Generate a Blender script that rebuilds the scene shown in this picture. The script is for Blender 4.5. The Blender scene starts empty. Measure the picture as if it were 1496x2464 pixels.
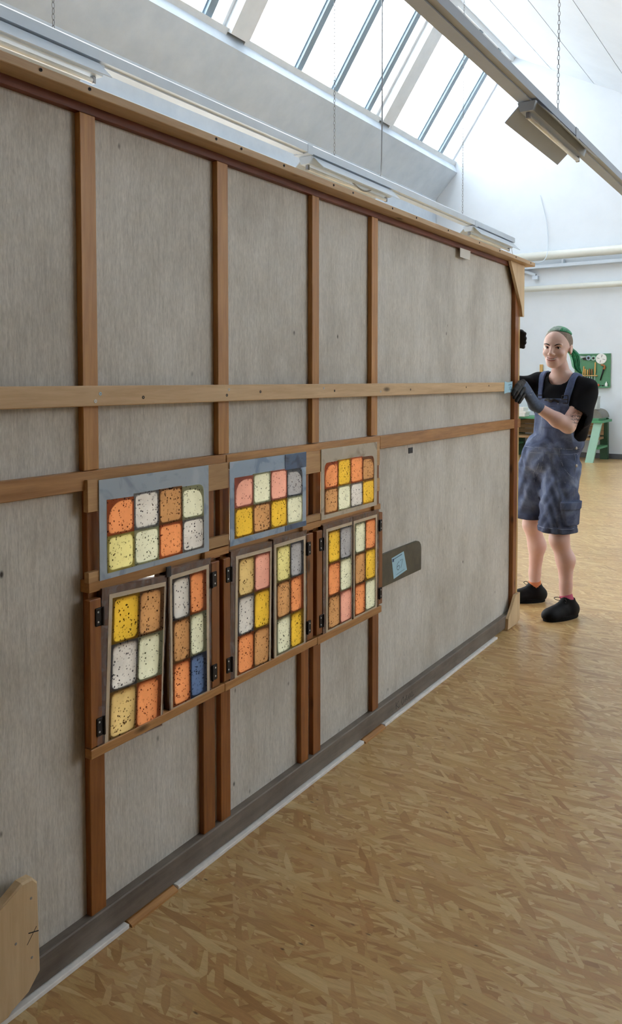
import bpy, bmesh, math, random
import numpy as np
from mathutils import Vector, Matrix, Euler

SC = bpy.context.scene
COL = SC.collection
random.seed(7)

# ------------------------------------------------------------------ camera
YAW = math.radians(33.149)
PITCH = math.radians(2.4)
cam_d = bpy.data.cameras.new('camera')
cam = bpy.data.objects.new('camera', cam_d)
COL.objects.link(cam)
cam.location = (0, 0, 1.38)
cam.rotation_euler = (math.pi / 2 - PITCH, 0, YAW)
cam_d.sensor_fit = 'VERTICAL'
cam_d.sensor_height = 36
cam_d.sensor_width = 36
cam_d.lens = 1900 / 2464 * 36
cam_d.shift_y = -(1232 - 993.6) / 2464
cam_d.clip_start = 0.02
SC.camera = cam

# ------------------------------------------------------------------ sky / exposure
SC.view_settings.view_transform = 'Standard'
SC.view_settings.look = 'None'
SC.view_settings.gamma = 1
SC.view_settings.use_curve_mapping = False
SC.view_settings.exposure = EXPOSURE = 3.45
SKY_STRENGTH = 1.0
W = bpy.data.worlds.new('overcast_sky')
SC.world = W
W.use_nodes = True
wn = W.node_tree
wn.nodes.clear()
w_out = wn.nodes.new('ShaderNodeOutputWorld')
w_bg = wn.nodes.new('ShaderNodeBackground')
w_tc = wn.nodes.new('ShaderNodeTexCoord')
w_sep = wn.nodes.new('ShaderNodeSeparateXYZ')
w_rmp = wn.nodes.new('ShaderNodeValToRGB')
wn.links.new(w_tc.outputs['Generated'], w_sep.inputs[0])
wn.links.new(w_sep.outputs['Z'], w_rmp.inputs[0])
wn.links.new(w_rmp.outputs[0], w_bg.inputs[0])
wn.links.new(w_bg.outputs[0], w_out.inputs[0])
el = w_rmp.color_ramp.elements
el[0].position = 0.0
el[0].color = (0.30, 0.29, 0.27, 1)
el[1].position = 1.0
el[1].color = (0.80, 0.90, 1.0, 1)
e = el.new(0.02); e.color = (0.95, 0.88, 0.80, 1)
e = el.new(0.25); e.color = (0.98, 0.96, 0.94, 1)
e = el.new(0.50); e.color = (0.90, 0.95, 1.0, 1)
w_bg.inputs[1].default_value = SKY_STRENGTH

# ------------------------------------------------------------------ helpers
def lin(r, g, b):
    def f(c):
        c /= 255
        return c / 12.92 if c <= 0.04045 else ((c + 0.055) / 1.055) ** 2.4
    return (f(r), f(g), f(b), 1)


class NT:
    """small helper round a node tree"""
    def __init__(self, m):
        self.t = m.node_tree
        self.t.nodes.clear()
        self.out = self.t.nodes.new('ShaderNodeOutputMaterial')

    def n(self, kind, **kw):
        nd = self.t.nodes.new('ShaderNode' + kind)
        for k, v in kw.items():
            if k.startswith('i_'):
                nd.inputs[k[2:].replace('_', ' ')].default_value = v
            else:
                setattr(nd, k, v)
        return nd

    def l(self, a, b):
        self.t.links.new(a, b)

    def coords(self, scale=(1, 1, 1), rot=(0, 0, 0), which='Object', loc=(0, 0, 0)):
        tc = self.n('TexCoord')
        mp = self.n('Mapping')
        mp.inputs['Scale'].default_value = scale
        mp.inputs['Rotation'].default_value = rot
        mp.inputs['Location'].default_value = loc
        self.l(tc.outputs[which], mp.inputs[0])
        return mp.outputs[0]

    def noise(self, vec, scale=5, detail=4, rough=0.55, dist=0.0):
        nz = self.n('TexNoise')
        nz.inputs['Scale'].default_value = scale
        nz.inputs['Detail'].default_value = detail
        nz.inputs['Roughness'].default_value = rough
        nz.inputs['Distortion'].default_value = dist
        self.l(vec, nz.inputs['Vector'])
        return nz.outputs[0]

    def ramp(self, fac, stops, interp='LINEAR'):
        r = self.n('ValToRGB')
        r.color_ramp.interpolation = interp
        els = r.color_ramp.elements
        els[0].position, els[0].color = stops[0]
        els[1].position, els[1].color = stops[-1]
        for p, c in stops[1:-1]:
            e = els.new(p)
            e.color = c
        self.l(fac, r.inputs[0])
        return r.outputs[0]

    def mix(self, fac, a, b, mode='MIX'):
        m = self.n('MixRGB', blend_type=mode)
        for sock, v in ((m.inputs[0], fac), (m.inputs[1], a), (m.inputs[2], b)):
            if isinstance(v, (int, float)):
                sock.default_value = v
            elif isinstance(v, tuple):
                sock.default_value = v
            else:
                self.l(v, sock)
        return m.outputs[0]

    def math(self, op, a, b=0.0):
        m = self.n('Math', operation=op)
        for sock, v in ((m.inputs[0], a), (m.inputs[1], b)):
            if isinstance(v, (int, float)):
                sock.default_value = v
            else:
                self.l(v, sock)
        return m.outputs[0]

    def bsdf(self, color, rough=0.6, bump=None, bstr=0.2, bdist=0.002, spec=0.5, metallic=0.0, coat=0.0):
        p = self.n('BsdfPrincipled')
        if isinstance(color, tuple):
            p.inputs['Base Color'].default_value = color
        else:
            self.l(color, p.inputs['Base Color'])
        if isinstance(rough, (int, float)):
            p.inputs['Roughness'].default_value = rough
        else:
            self.l(rough, p.inputs['Roughness'])
        p.inputs['Specular IOR Level'].default_value = spec
        p.inputs['Metallic'].default_value = metallic
        p.inputs['Coat Weight'].default_value = coat
        if bump is not None:
            b = self.n('Bump')
            b.inputs['Strength'].default_value = bstr
            b.inputs['Distance'].default_value = bdist
            self.l(bump, b.inputs['Height'])
            self.l(b.outputs[0], p.inputs['Normal'])
        self.l(p.outputs[0], self.out.inputs[0])
        return p


M = {}


def newmat(name):
    m = bpy.data.materials.new(name)
    m.use_nodes = True
    M[name] = m
    return NT(m)


def plain(name, rgb, rough=0.6, metallic=0.0, spec=0.5, var=0.06, scale=6.0, coat=0.0):
    t = newmat(name)
    v = t.coords()
    nz = t.noise(v, scale, 5, 0.6)
    c = lin(*rgb)
    d = tuple(max(0, x * (1 - 2.2 * var)) for x in c[:3]) + (1,)
    h = tuple(min(1, x * (1 + 1.4 * var)) for x in c[:3]) + (1,)
    col = t.ramp(nz, [(0.3, d), (0.7, h)])
    t.bsdf(col, rough, nz, 0.08, 0.002, spec, metallic, coat)
    return M[name]


def wood(name, rgb_dark, rgb_light, axis='Z', rough=0.55, knots=True, grain=1.0, coat=0.0):
    """plank wood with the grain running along one axis"""
    t = newmat(name)
    s = {'X': (1, 14, 14), 'Y': (14, 1, 14), 'Z': (14, 14, 1)}[axis]
    oi = t.n('ObjectInfo')
    tc = t.n('TexCoord')
    add = t.n('VectorMath', operation='ADD')
    sc = t.n('VectorMath', operation='SCALE')
    sc.inputs['Scale'].default_value = 9.0
    comb = t.n('CombineXYZ')
    for i in range(3):
        t.l(oi.outputs['Random'], comb.inputs[i])
    t.l(comb.outputs[0], sc.inputs[0])
    t.l(tc.outputs['Object'], add.inputs[0])
    t.l(sc.outputs[0], add.inputs[1])
    mp = t.n('Mapping')
    mp.inputs['Scale'].default_value = s
    t.l(add.outputs[0], mp.inputs[0])
    fine = t.noise(mp.outputs[0], 7.0 * grain, 6, 0.65, 0.4)
    broad = t.noise(mp.outputs[0], 1.6 * grain, 3, 0.5, 1.2)
    f = t.mix(0.45, fine, broad)
    col = t.ramp(f, [(0.33, lin(*rgb_dark)), (0.66, lin(*rgb_light))])
    tint = t.ramp(oi.outputs['Random'], [(0.0, (0.86, 0.84, 0.82, 1)), (1.0, (1.12, 1.1, 1.08, 1))])
    col = t.mix(1.0, col, tint, 'MULTIPLY')
    if knots:
        vo = t.n('TexVoronoi')
        vo.inputs['Scale'].default_value = 3.4
        k = {'X': (1, 3, 3), 'Y': (3, 1, 3), 'Z': (3, 3, 1)}[axis]
        mk = t.n('Mapping')
        mk.inputs['Scale'].default_value = k
        t.l(add.outputs[0], mk.inputs[0])
        t.l(mk.outputs[0], vo.inputs['Vector'])
        km = t.ramp(vo.outputs['Distance'], [(0.05, (1, 1, 1, 1)), (0.12, (0, 0, 0, 1))])
        dk = tuple(x * 0.35 for x in lin(*rgb_dark)[:3]) + (1,)
        col = t.mix(km, col, dk)
    t.bsdf(col, rough, f, 0.25, 0.0015, 0.4, 0, coat)
    return M[name]


def obj(name, bm, mat, parent=None, smooth=False, label=None):
    me = bpy.data.meshes.new(name)
    if isinstance(bm, bmesh.types.BMesh):
        bmesh.ops.recalc_face_normals(bm, faces=bm.faces)
        bm.to_mesh(me)
        bm.free()
    else:
        me.from_pydata(*bm)
        me.update()
    mats = mat if isinstance(mat, (list, tuple)) else [mat]
    for m in mats:
        me.materials.append(M[m] if isinstance(m, str) else m)
    if smooth:
        me.polygons.foreach_set('use_smooth', [True] * len(me.polygons))
    o = bpy.data.objects.new(name, me)
    COL.objects.link(o)
    if parent is not None:
        o.parent = parent
    if label:
        o['label'] = label
    return o


def child(o, parent):
    """parent keeping the world transform (parents here may be moved or turned)"""
    o.parent = parent
    return o


def thing(name, label, cat, loc=(0, 0, 0), rotz=0.0, group=None):
    o = bpy.data.objects.new(name, None)
    COL.objects.link(o)
    o.empty_display_size = 0.1
    o.location = loc
    o.rotation_euler = (0, 0, rotz)
    o['label'] = label
    o['category'] = cat
    if group:
        o['group'] = group
    return o


def tag(o, label, cat, group=None):
    o['label'] = label
    o['category'] = cat
    if group:
        o['group'] = group
    return o


def struct(name, bm, mat, **kw):
    o = obj(name, bm, mat, **kw)
    o['kind'] = 'structure'
    return o


def box(bm, x0, x1, y0, y1, z0, z1, bev=0.0):
    r = bmesh.ops.create_cube(bm, size=1.0)
    vs = r['verts']
    for v in vs:
        v.co = Vector(((x0 + x1) / 2 + v.co.x * (x1 - x0), (y0 + y1) / 2 + v.co.y * (y1 - y0), (z0 + z1) / 2 + v.co.z * (z1 - z0)))
    if bev > 0:
        es = list({e for v in vs for e in v.link_edges})
        bmesh.ops.bevel(bm, geom=es, offset=bev, segments=1, affect='EDGES')
    return bm


def bx(x0, x1, y0, y1, z0, z1, bev=0.0):
    return box(bmesh.new(), x0, x1, y0, y1, z0, z1, bev)


def prism(bm, pts, axis, a0, a1):
    """extrude a polygon: pts are (u,v) in the two other axes, in order X,Y,Z without axis"""
    def mk(u, v, a):
        return {'X': (a, u, v), 'Y': (u, a, v), 'Z': (u, v, a)}[axis]
    A = [bm.verts.new(mk(u, v, a0)) for u, v in pts]
    B = [bm.verts.new(mk(u, v, a1)) for u, v in pts]
    n = len(pts)
    bm.faces.new(A)
    bm.faces.new(B[::-1])
    for i in range(n):
        bm.faces.new((A[i], B[i], B[(i + 1) % n], A[(i + 1) % n]))
    return bm


def tube(bm, pts, rad, seg=8, closed=False, caps=True):
    pts = [Vector(p) for p in pts]
    n = len(pts)
    rads = rad if isinstance(rad, (list, tuple)) else [rad] * n
    rings = []
    prev = None
    for i, p in enumerate(pts):
        if closed:
            d = pts[(i + 1) % n] - pts[i - 1]
        else:
            d = pts[min(i + 1, n - 1)] - pts[max(i - 1, 0)]
        d.normalize()
        if prev is None:
            a = d.orthogonal().normalized()
        else:
            a = (prev - d * prev.dot(d))
            a = a.normalized() if a.length > 1e-6 else d.orthogonal().normalized()
        prev = a
        b = d.cross(a)
        rings.append([bm.verts.new(p + (a * math.cos(t) + b * math.sin(t)) * rads[i]) for t in [2 * math.pi * k / seg for k in range(seg)]])
    m = n if closed else n - 1
    for i in range(m):
        r0, r1 = rings[i], rings[(i + 1) % n]
        for k in range(seg):
            bm.faces.new((r0[k], r0[(k + 1) % seg], r1[(k + 1) % seg], r1[k]))
    if caps and not closed:
        bm.faces.new(rings[0][::-1])
        bm.faces.new(rings[-1])
    return bm


def lathe(bm, prof, seg=16, center=(0, 0, 0), axis='Z'):
    """prof: (radius, height)"""
    rings = []
    for r, h in prof:
        ring = []
        for k in range(seg):
            t = 2 * math.pi * k / seg
            a, b = r * math.cos(t), r * math.sin(t)
            c = {'Z': (a, b, h), 'Y': (a, h, b), 'X': (h, a, b)}[axis]
            ring.append(bm.verts.new(Vector(c) + Vector(center)))
        rings.append(ring)
    for i in range(len(rings) - 1):
        for k in range(seg):
            bm.faces.new((rings[i][k], rings[i][(k + 1) % seg], rings[i + 1][(k + 1) % seg], rings[i + 1][k]))
    bm.faces.new(rings[0][::-1])
    bm.faces.new(rings[-1])
    return bm


def spline(pts, n=8):
    """catmull-rom"""
    P = [Vector(p) for p in pts]
    P = [P[0] * 2 - P[1]] + P + [P[-1] * 2 - P[-2]]
    out = []
    for i in range(1, len(P) - 2):
        for k in range(n):
            t = k / n
            a, b, c, d = P[i - 1], P[i], P[i + 1], P[i + 2]
            out.append(0.5 * ((2 * b) + (c - a) * t + (2 * a - 5 * b + 4 * c - d) * t * t + (3 * b - a - 3 * c + d) * t ** 3))
    out.append(P[-2])
    return out

# ------------------------------------------------------------------ materials
plain('wall_white', (224, 231, 238), 0.75, var=0.015, scale=2.0)
plain('paint_white', (226, 230, 232), 0.5, var=0.02)
plain('frame_grey', (136, 154, 166), 0.5, var=0.02)
plain('metal_white', (200, 212, 224), 0.4, var=0.02)
plain('metal_grey', (150, 158, 168), 0.45, var=0.02)
plain('pipe_cream', (222, 222, 212), 0.4, var=0.02)
plain('grey_skirting', (92, 95, 98), 0.6)
plain('steel', (150, 152, 155), 0.35, metallic=0.8)
plain('dark_iron', (38, 34, 34), 0.45, metallic=0.5)
plain('screw_zinc', (205, 205, 205), 0.35, metallic=0.4)
plain('tube_glass', (240, 242, 240), 0.3)
plain('foam_white', (240, 236, 230), 0.8, var=0.05, scale=30)
plain('paper_white', (235, 235, 230), 0.7, var=0.02)
plain('paper_blue', (172, 214, 232), 0.6, var=0.02)
plain('ink_black', (28, 26, 30), 0.6)
plain('ink_blue', (40, 60, 110), 0.6)

t = newmat('wall_whitewash')
v = t.coords((1, 1, 1))
bk = t.n('TexBrick')
bk.inputs['Scale'].default_value = 1.0
bk.inputs['Brick Width'].default_value = 1.2
bk.inputs['Row Height'].default_value = 0.16
bk.inputs['Mortar Size'].default_value = 0.006
mpv = t.coords((1, 1, 1), (0, math.pi / 2, 0))
sx = t.n('SeparateXYZ'); cx_ = t.n('CombineXYZ')
tcx = t.n('TexCoord'); t.l(tcx.outputs['Object'], sx.inputs[0])
t.l(sx.outputs['Y'], cx_.inputs[0]); t.l(sx.outputs['Z'], cx_.inputs[1])
t.l(cx_.outputs[0], bk.inputs['Vector'])
nz = t.noise(v, 3.0, 6, 0.6)
col = t.ramp(nz, [(0.3, lin(196, 208, 220)), (0.7, lin(212, 222, 232))])
t.bsdf(col, 0.75, bk.outputs['Fac'], -0.3, 0.004)

t = newmat('window_glass')
tr = t.n('BsdfTransparent'); tr.inputs[0].default_value = (0.93, 0.95, 0.96, 1)
tl = t.n('BsdfTranslucent'); tl.inputs[0].default_value = (0.9, 0.92, 0.94, 1)
gl = t.n('BsdfGlossy'); gl.inputs['Roughness'].default_value = 0.08
m1 = t.n('MixShader'); m1.inputs[0].default_value = 0.45
m2 = t.n('MixShader'); m2.inputs[0].default_value = 0.04
t.l(tr.outputs[0], m1.inputs[1]); t.l(tl.outputs[0], m1.inputs[2])
t.l(m1.outputs[0], m2.inputs[1]); t.l(gl.outputs[0], m2.inputs[2])
t.l(m2.outputs[0], t.out.inputs[0])

wood('bar_vertical', (168, 116, 62), (210, 158, 96), 'Z', 0.42, True)
wood('bar_horizontal', (160, 110, 60), (206, 156, 98), 'Y', 0.45, True)
wood('stile_wood', (118, 68, 26), (164, 104, 50), 'Z', 0.4, True)
wood('red_brown_rail', (96, 48, 32), (136, 78, 54), 'Y', 0.5, False)
wood('pale_slat', (188, 156, 116), (216, 188, 148), 'Y', 0.55, True, 0.8)
wood('pale_beam', (176, 146, 112), (206, 178, 142), 'Y', 0.55, True, 0.8)
wood('patch_pine', (172, 132, 86), (204, 166, 116), 'Y', 0.5, True)
wood('plywood', (196, 168, 128), (220, 196, 158), 'Z', 0.6, False, 0.6)
wood('end_post_pale', (188, 156, 100), (212, 184, 130), 'Z', 0.5, False)
wood('leaf_wood', (74, 48, 34), (116, 82, 58), 'Z', 0.25, False, 1.0, 0.6)
wood('bench_wood', (130, 100, 66), (184, 150, 108), 'X', 0.6, True)
wood('tool_wood', (196, 150, 80), (224, 184, 112), 'Z', 0.4, False)

# grey size-coated canvas: vertical brush streaks, stains, specks
t = newmat('canvas_grey')
v = t.coords()
st = t.noise(t.coords((110, 110, 9)), 1.0, 6, 0.72, 0.6)
fine = t.noise(t.coords((300, 300, 60)), 1.0, 3, 0.6)
cloud = t.noise(t.coords((1, 1, 0.6)), 3.2, 6, 0.68, 0.15)
base = t.ramp(cloud, [(0.30, lin(184, 178, 167)), (0.5, lin(208, 203, 193)), (0.72, lin(222, 218, 210))])
stc = t.ramp(st, [(0.28, (0.74, 0.74, 0.74, 1)), (0.5, (1, 1, 1, 1)), (0.72, (1.14, 1.14, 1.14, 1))])
col = t.mix(0.7, base, stc, 'MULTIPLY')
fc = t.ramp(fine, [(0.3, (0.84, 0.84, 0.84, 1)), (0.7, (1.13, 1.13, 1.13, 1))])
col = t.mix(0.9, col, fc, 'MULTIPLY')
vo = t.n('TexVoronoi'); vo.inputs['Scale'].default_value = 17
t.l(t.coords((1, 1, 0.6)), vo.inputs['Vector'])
pick = t.noise(v, 4.2, 3, 0.6)
spk = t.ramp(vo.outputs['Distance'], [(0.05, (1, 1, 1, 1)), (0.11, (0, 0, 0, 1))])
msk = t.ramp(pick, [(0.55, (0, 0, 0, 1)), (0.62, (1, 1, 1, 1))])
spm = t.mix(1.0, spk, msk, 'MULTIPLY')
col = t.mix(spm, col, lin(72, 66, 60))
wv = t.noise(t.coords((95, 95, 3.2), loc=(3, 1, 7)), 1.0, 4, 0.7)
wm = t.ramp(wv, [(0.66, (0, 0, 0, 1)), (0.74, (1, 1, 1, 1))])
wp = t.ramp(t.noise(v, 1.7, 3, 0.5), [(0.54, (0, 0, 0, 1)), (0.66, (1, 1, 1, 1))])
col = t.mix(t.math('MULTIPLY', t.mix(1.0, wm, wp, 'MULTIPLY'), 0.55), col, lin(206, 206, 208))
t.bsdf(col, 0.5, t.mix(0.5, st, fine), 0.35, 0.0025, 0.35)

t = newmat('bottom_rail_grey')
st = t.noise(t.coords((30, 3, 30)), 1.0, 6, 0.7)
cl = t.noise(t.coords(), 5, 5, 0.6)
col = t.ramp(t.mix(0.5, st, cl), [(0.3, lin(82, 72, 64)), (0.5, lin(118, 108, 98)), (0.7, lin(142, 132, 120))])
t.bsdf(col, 0.55, st, 0.4, 0.003, 0.35)

# OSB: several layers of long flakes, mostly lying across (X)
t = newmat('osb_floor')
prev = None
palette = [lin(174, 132, 82), lin(194, 156, 100), lin(204, 170, 114), lin(218, 190, 138), lin(188, 144, 92), lin(202, 166, 112)]
tc = t.n('TexCoord')
warp = t.n('TexNoise'); warp.inputs['Scale'].default_value = 2.2; warp.inputs['Detail'].default_value = 2
t.l(tc.outputs['Object'], warp.inputs['Vector'])
wsub = t.n('VectorMath', operation='SUBTRACT'); wsub.inputs[1].default_value = (0.5, 0.5, 0.5)
t.l(warp.outputs['Color'], wsub.inputs[0])
wsc = t.n('VectorMath', operation='SCALE'); wsc.inputs['Scale'].default_value = 0.035
t.l(wsub.outputs[0], wsc.inputs[0])
wadd = t.n('VectorMath', operation='ADD')
t.l(tc.outputs['Object'], wadd.inputs[0]); t.l(wsc.outputs[0], wadd.inputs[1])
hsum = None
layers = [(0.15, 8, 46, 0.0), (-0.45, 10, 52, 0.48), (0.60, 9, 48, 0.52), (-0.10, 7, 40, 0.56), (1.30, 13, 50, 0.72), (0.30, 8, 70, 0.55), (-0.85, 11, 58, 0.66), (-0.20, 9, 100, 0.62), (0.85, 11, 60, 0.74), (0.05, 7, 44, 0.74)]
for k, (ang, sx_, sy_, thr) in enumerate(layers):
    mp = t.n('Mapping')
    mp.inputs['Rotation'].default_value = (0, 0, ang)
    mp.inputs['Location'].default_value = (k * 3.7, k * 1.9, 0)
    t.l(wadd.outputs[0], mp.inputs[0])
    mp2 = t.n('Mapping'); mp2.inputs['Scale'].default_value = (sx_, sy_, 1)
    t.l(mp.outputs[0], mp2.inputs[0])
    vo = t.n('TexVoronoi', voronoi_dimensions='2D'); vo.inputs['Scale'].default_value = 1.0
    t.l(mp2.outputs[0], vo.inputs['Vector'])
    wnz = t.n('TexWhiteNoise', noise_dimensions='3D')
    t.l(vo.outputs['Color'], wnz.inputs['Vector'])
    sep = t.n('SeparateColor'); t.l(wnz.outputs['Color'], sep.inputs[0])
    cr = t.ramp(sep.outputs[0], [(i / 5, palette[i]) for i in range(6)])
    edge = t.ramp(vo.outputs['Distance'], [(0.45, (1, 1, 1, 1)), (0.85, (0.70, 0.66, 0.60, 1))])
    cr = t.mix(0.28, cr, edge, 'MULTIPLY')
    if prev is None:
        prev = cr
        hsum = sep.outputs[1]
    else:
        mk = t.math('GREATER_THAN', sep.outputs[1], thr)
        prev = t.mix(mk, prev, cr)
        hsum = t.mix(mk, hsum, sep.outputs[2])
vo = t.n('TexVoronoi', voronoi_dimensions='2D'); vo.inputs['Scale'].default_value = 1
t.l(t.coords((9, 24, 1), (0, 0, 0.5)), vo.inputs['Vector'])
dk = t.ramp(vo.outputs['Distance'], [(0.03, (1, 1, 1, 1)), (0.09, (0, 0, 0, 1))])
dgate = t.ramp(t.noise(t.coords(loc=(5, 2, 0)), 7, 3, 0.6), [(0.60, (0, 0, 0, 1)), (0.64, (1, 1, 1, 1))])
col = t.mix(t.math('MULTIPLY', t.mix(1.0, dk, dgate, 'MULTIPLY'), 0.8), prev, lin(62, 42, 26))
fgr = t.noise(t.coords((24, 200, 1), (0, 0, 0.1)), 1.0, 5, 0.72, 0.8)
col = t.mix(0.9, col, t.ramp(fgr, [(0.3, (0.84, 0.82, 0.78, 1)), (0.7, (1.10, 1.10, 1.10, 1))]), 'MULTIPLY')
broad = t.noise(t.coords(), 1.1, 3, 0.5)
col = t.mix(0.8, col, t.ramp(broad, [(0.3, (0.86, 0.84, 0.82, 1)), (0.7, (1.08, 1.08, 1.08, 1))]), 'MULTIPLY')
t.bsdf(col, 0.30, hsum, 0.10, 0.001, 0.6)


def film(name, bright, edge, speck=(70, 40, 20), dens=0.56):
    """thin speckled gel: passes light from behind, and has some colour of its own"""
    t = newmat(name)
    oi = t.n('ObjectInfo')
    tc = t.n('TexCoord')
    comb = t.n('CombineXYZ')
    for i in range(3):
        t.l(oi.outputs['Random'], comb.inputs[i])
    sc = t.n('VectorMath', operation='SCALE'); sc.inputs['Scale'].default_value = 7.0
    t.l(comb.outputs[0], sc.inputs[0])
    add = t.n('VectorMath', operation='ADD')
    t.l(tc.outputs['Object'], add.inputs[0]); t.l(sc.outputs[0], add.inputs[1])
    nz = t.n('TexNoise'); nz.inputs['Scale'].default_value = 60; nz.inputs['Detail'].default_value = 2
    t.l(add.outputs[0], nz.inputs['Vector'])
    dsp = t.n('VectorMath', operation='SCALE'); dsp.inputs['Scale'].default_value = 0.006
    t.l(nz.outputs['Color'], dsp.inputs[0])
    ad2 = t.n('VectorMath', operation='ADD')
    t.l(add.outputs[0], ad2.inputs[0]); t.l(dsp.outputs[0], ad2.inputs[1])
    vo = t.n('TexVoronoi'); vo.inputs['Scale'].default_value = 190
    t.l(ad2.outputs[0], vo.inputs['Vector'])
    wn_ = t.n('TexWhiteNoise', noise_dimensions='3D'); t.l(vo.outputs['Color'], wn_.inputs['Vector'])
    size = t.math('MULTIPLY', t.math('POWER', wn_.outputs['Value'], 2.5), dens)
    spot = t.math('GREATER_THAN', size, vo.outputs['Distance'])
    gate = t.ramp(t.noise(ad2.outputs[0], 28, 3, 0.6), [(0.40, (0.25, 0.25, 0.25, 1)), (0.55, (0.92, 0.92, 0.92, 1))])
    spot = t.math('MULTIPLY', spot, gate)
    soft = t.noise(add.outputs[0], 18, 4, 0.6)
    var = t.ramp(soft, [(0.3, (0.88, 0.88, 0.88, 1)), (0.7, (1.05, 1.05, 1.05, 1))])
    b = t.mix(1.0, lin(*bright), var, 'MULTIPLY')
    b = t.mix(spot, b, lin(*speck))
    ed = t.mix(spot, lin(*edge), lin(*[x * 0.5 for x in speck]))
    tlc = t.n('BsdfTranslucent'); t.l(b, tlc.inputs[0])
    pr = t.n('BsdfPrincipled'); t.l(ed, pr.inputs['Base Color']); pr.inputs['Roughness'].default_value = 0.3
    ms = t.n('MixShader'); ms.inputs[0].default_value = 0.33
    t.l(tlc.outputs[0], ms.inputs[1]); t.l(pr.outputs[0], ms.inputs[2])
    t.l(ms.outputs[0], t.out.inputs[0])


film('film_orange', (255, 210, 168), (206, 104, 58), (110, 30, 5))
film('film_salmon', (255, 222, 206), (206, 114, 96), (120, 50, 30), 0.4)
film('film_yellow', (255, 232, 136), (198, 146, 44), (80, 50, 5))
film('film_pale_yellow', (253, 248, 204), (196, 178, 92), (90, 80, 30))
film('film_tan', (240, 208, 168), (150, 100, 60), (70, 35, 12), 0.62)
film('film_sand', (250, 234, 190), (176, 130, 70), (90, 55, 20))
film('film_cream', (252, 251, 234), (184, 184, 144), (80, 85, 60), 0.5)
film('film_white', (250, 246, 238), (112, 112, 120), (45, 48, 58))
film('film_grey', (224, 222, 220), (112, 116, 126), (45, 48, 58))
film('film_blue', (166, 184, 210), (66, 78, 104), (25, 35, 55), 0.62)


def sheet_mat(name, rgb_a, rgb_b, rgb_c):
    t = newmat(name)
    v = t.coords()
    n1 = t.noise(v, 9, 3, 0.5, 1.5)
    n2 = t.noise(t.coords((1, 30, 8)), 2.0, 5, 0.7, 0.8)
    c = t.ramp(n1, [(0.36, lin(*rgb_a)), (0.46, lin(*rgb_b)), (0.60, lin(*rgb_b)), (0.72, lin(*rgb_c))])
    c = t.mix(t.math('MULTIPLY', t.ramp(n2, [(0.62, (0, 0, 0, 1)), (0.70, (1, 1, 1, 1))]), 0.35), c, lin(*rgb_a))
    t.bsdf(c, 0.22, n2, 0.2, 0.001, 0.5)


sheet_mat('sheet_blue_grey', (146, 162, 182), (172, 187, 200), (184, 197, 208))
sheet_mat('sheet_blue', (132, 156, 184), (160, 182, 204), (180, 196, 214))
sheet_mat('sheet_navy', (46, 68, 100), (72, 100, 136), (84, 112, 146))
sheet_mat('sheet_beige', (170, 156, 136), (196, 184, 164), (206, 196, 178))
plain('cream_paper', (206, 188, 160), 0.35, var=0.05, scale=40, coat=0.4)
t = newmat('plastic_tape')
tr = t.n('BsdfTransparent'); tr.inputs[0].default_value = (0.95, 0.93, 0.93, 1)
gl = t.n('BsdfPrincipled'); gl.inputs['Base Color'].default_value = lin(190, 180, 178); gl.inputs['Roughness'].default_value = 0.12
nz = t.noise(t.coords(), 45, 4, 0.6, 1.0)
bp = t.n('Bump'); bp.inputs['Strength'].default_value = 0.6; bp.inputs['Distance'].default_value = 0.004
t.l(nz, bp.inputs['Height']); t.l(bp.outputs[0], gl.inputs['Normal'])
ms = t.n('MixShader')
t.l(t.ramp(nz, [(0.48, (0.03, 0.03, 0.03, 1)), (0.70, (0.30, 0.30, 0.30, 1))]), ms.inputs[0])
t.l(tr.outputs[0], ms.inputs[1]); t.l(gl.outputs[0], ms.inputs[2])
t.l(ms.outputs[0], t.out.inputs[0])

# ================================================================== the room
wood('rear_wall_brown', (70, 52, 40), (104, 80, 60), 'Z', 0.6, False)
YB, YE = -1.6, 14.4           # rear and end wall
XL, XR = -6.45, 5.8
f_ = struct('floor', bx(XL - 0.4, XR, YB, YE, -0.05, 0), 'osb_floor')
# side walls; their rows of windows are unseen, added for the light
win_no = 0


def wall_added_windows(name, XL, LW, LZ0, LZ1, ztop, sg):
    global win_no
    X = lambda a, b: sorted((XL - sg * a, XL - sg * b))
    bm = box(box(bmesh.new(), *X(0.3, 0), YB, YE, 0, LZ0), *X(0.3, 0), YB, YE, LZ1, ztop)
    ed = [YB] + [v for w in LW for v in w] + [YE]
    for i in range(0, len(ed), 2):
        box(bm, *X(0.3, 0), ed[i], ed[i + 1], LZ0, LZ1)
    struct(name, bm, 'wall_white')
    for a, b in LW:
        win_no += 1
        bm = bmesh.new()
        for q in ((a, b, LZ0, LZ0 + 0.06), (a, b, LZ1 - 0.06, LZ1), (a, a + 0.06, LZ0, LZ1), (b - 0.06, b, LZ0, LZ1)):
            box(bm, *X(0.2, 0.1), *q)
        w = struct('window_%d' % win_no, bm, 'paint_white')
        n = 3
        for i in range(n):
            u0, u1 = a + 0.06 + (b - a - 0.12) * i / n, a + 0.06 + (b - a - 0.12) * (i + 1) / n
            obj('pane', bx(*X(0.155, 0.149), u0, u1, LZ0 + 0.06, LZ1 - 0.06), 'window_glass', w)
            if i:
                obj('glazing_bar', bx(*X(0.18, 0.12), u0 - 0.025, u0 + 0.025, LZ0 + 0.06, LZ1 - 0.06), 'paint_white', w)


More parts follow.
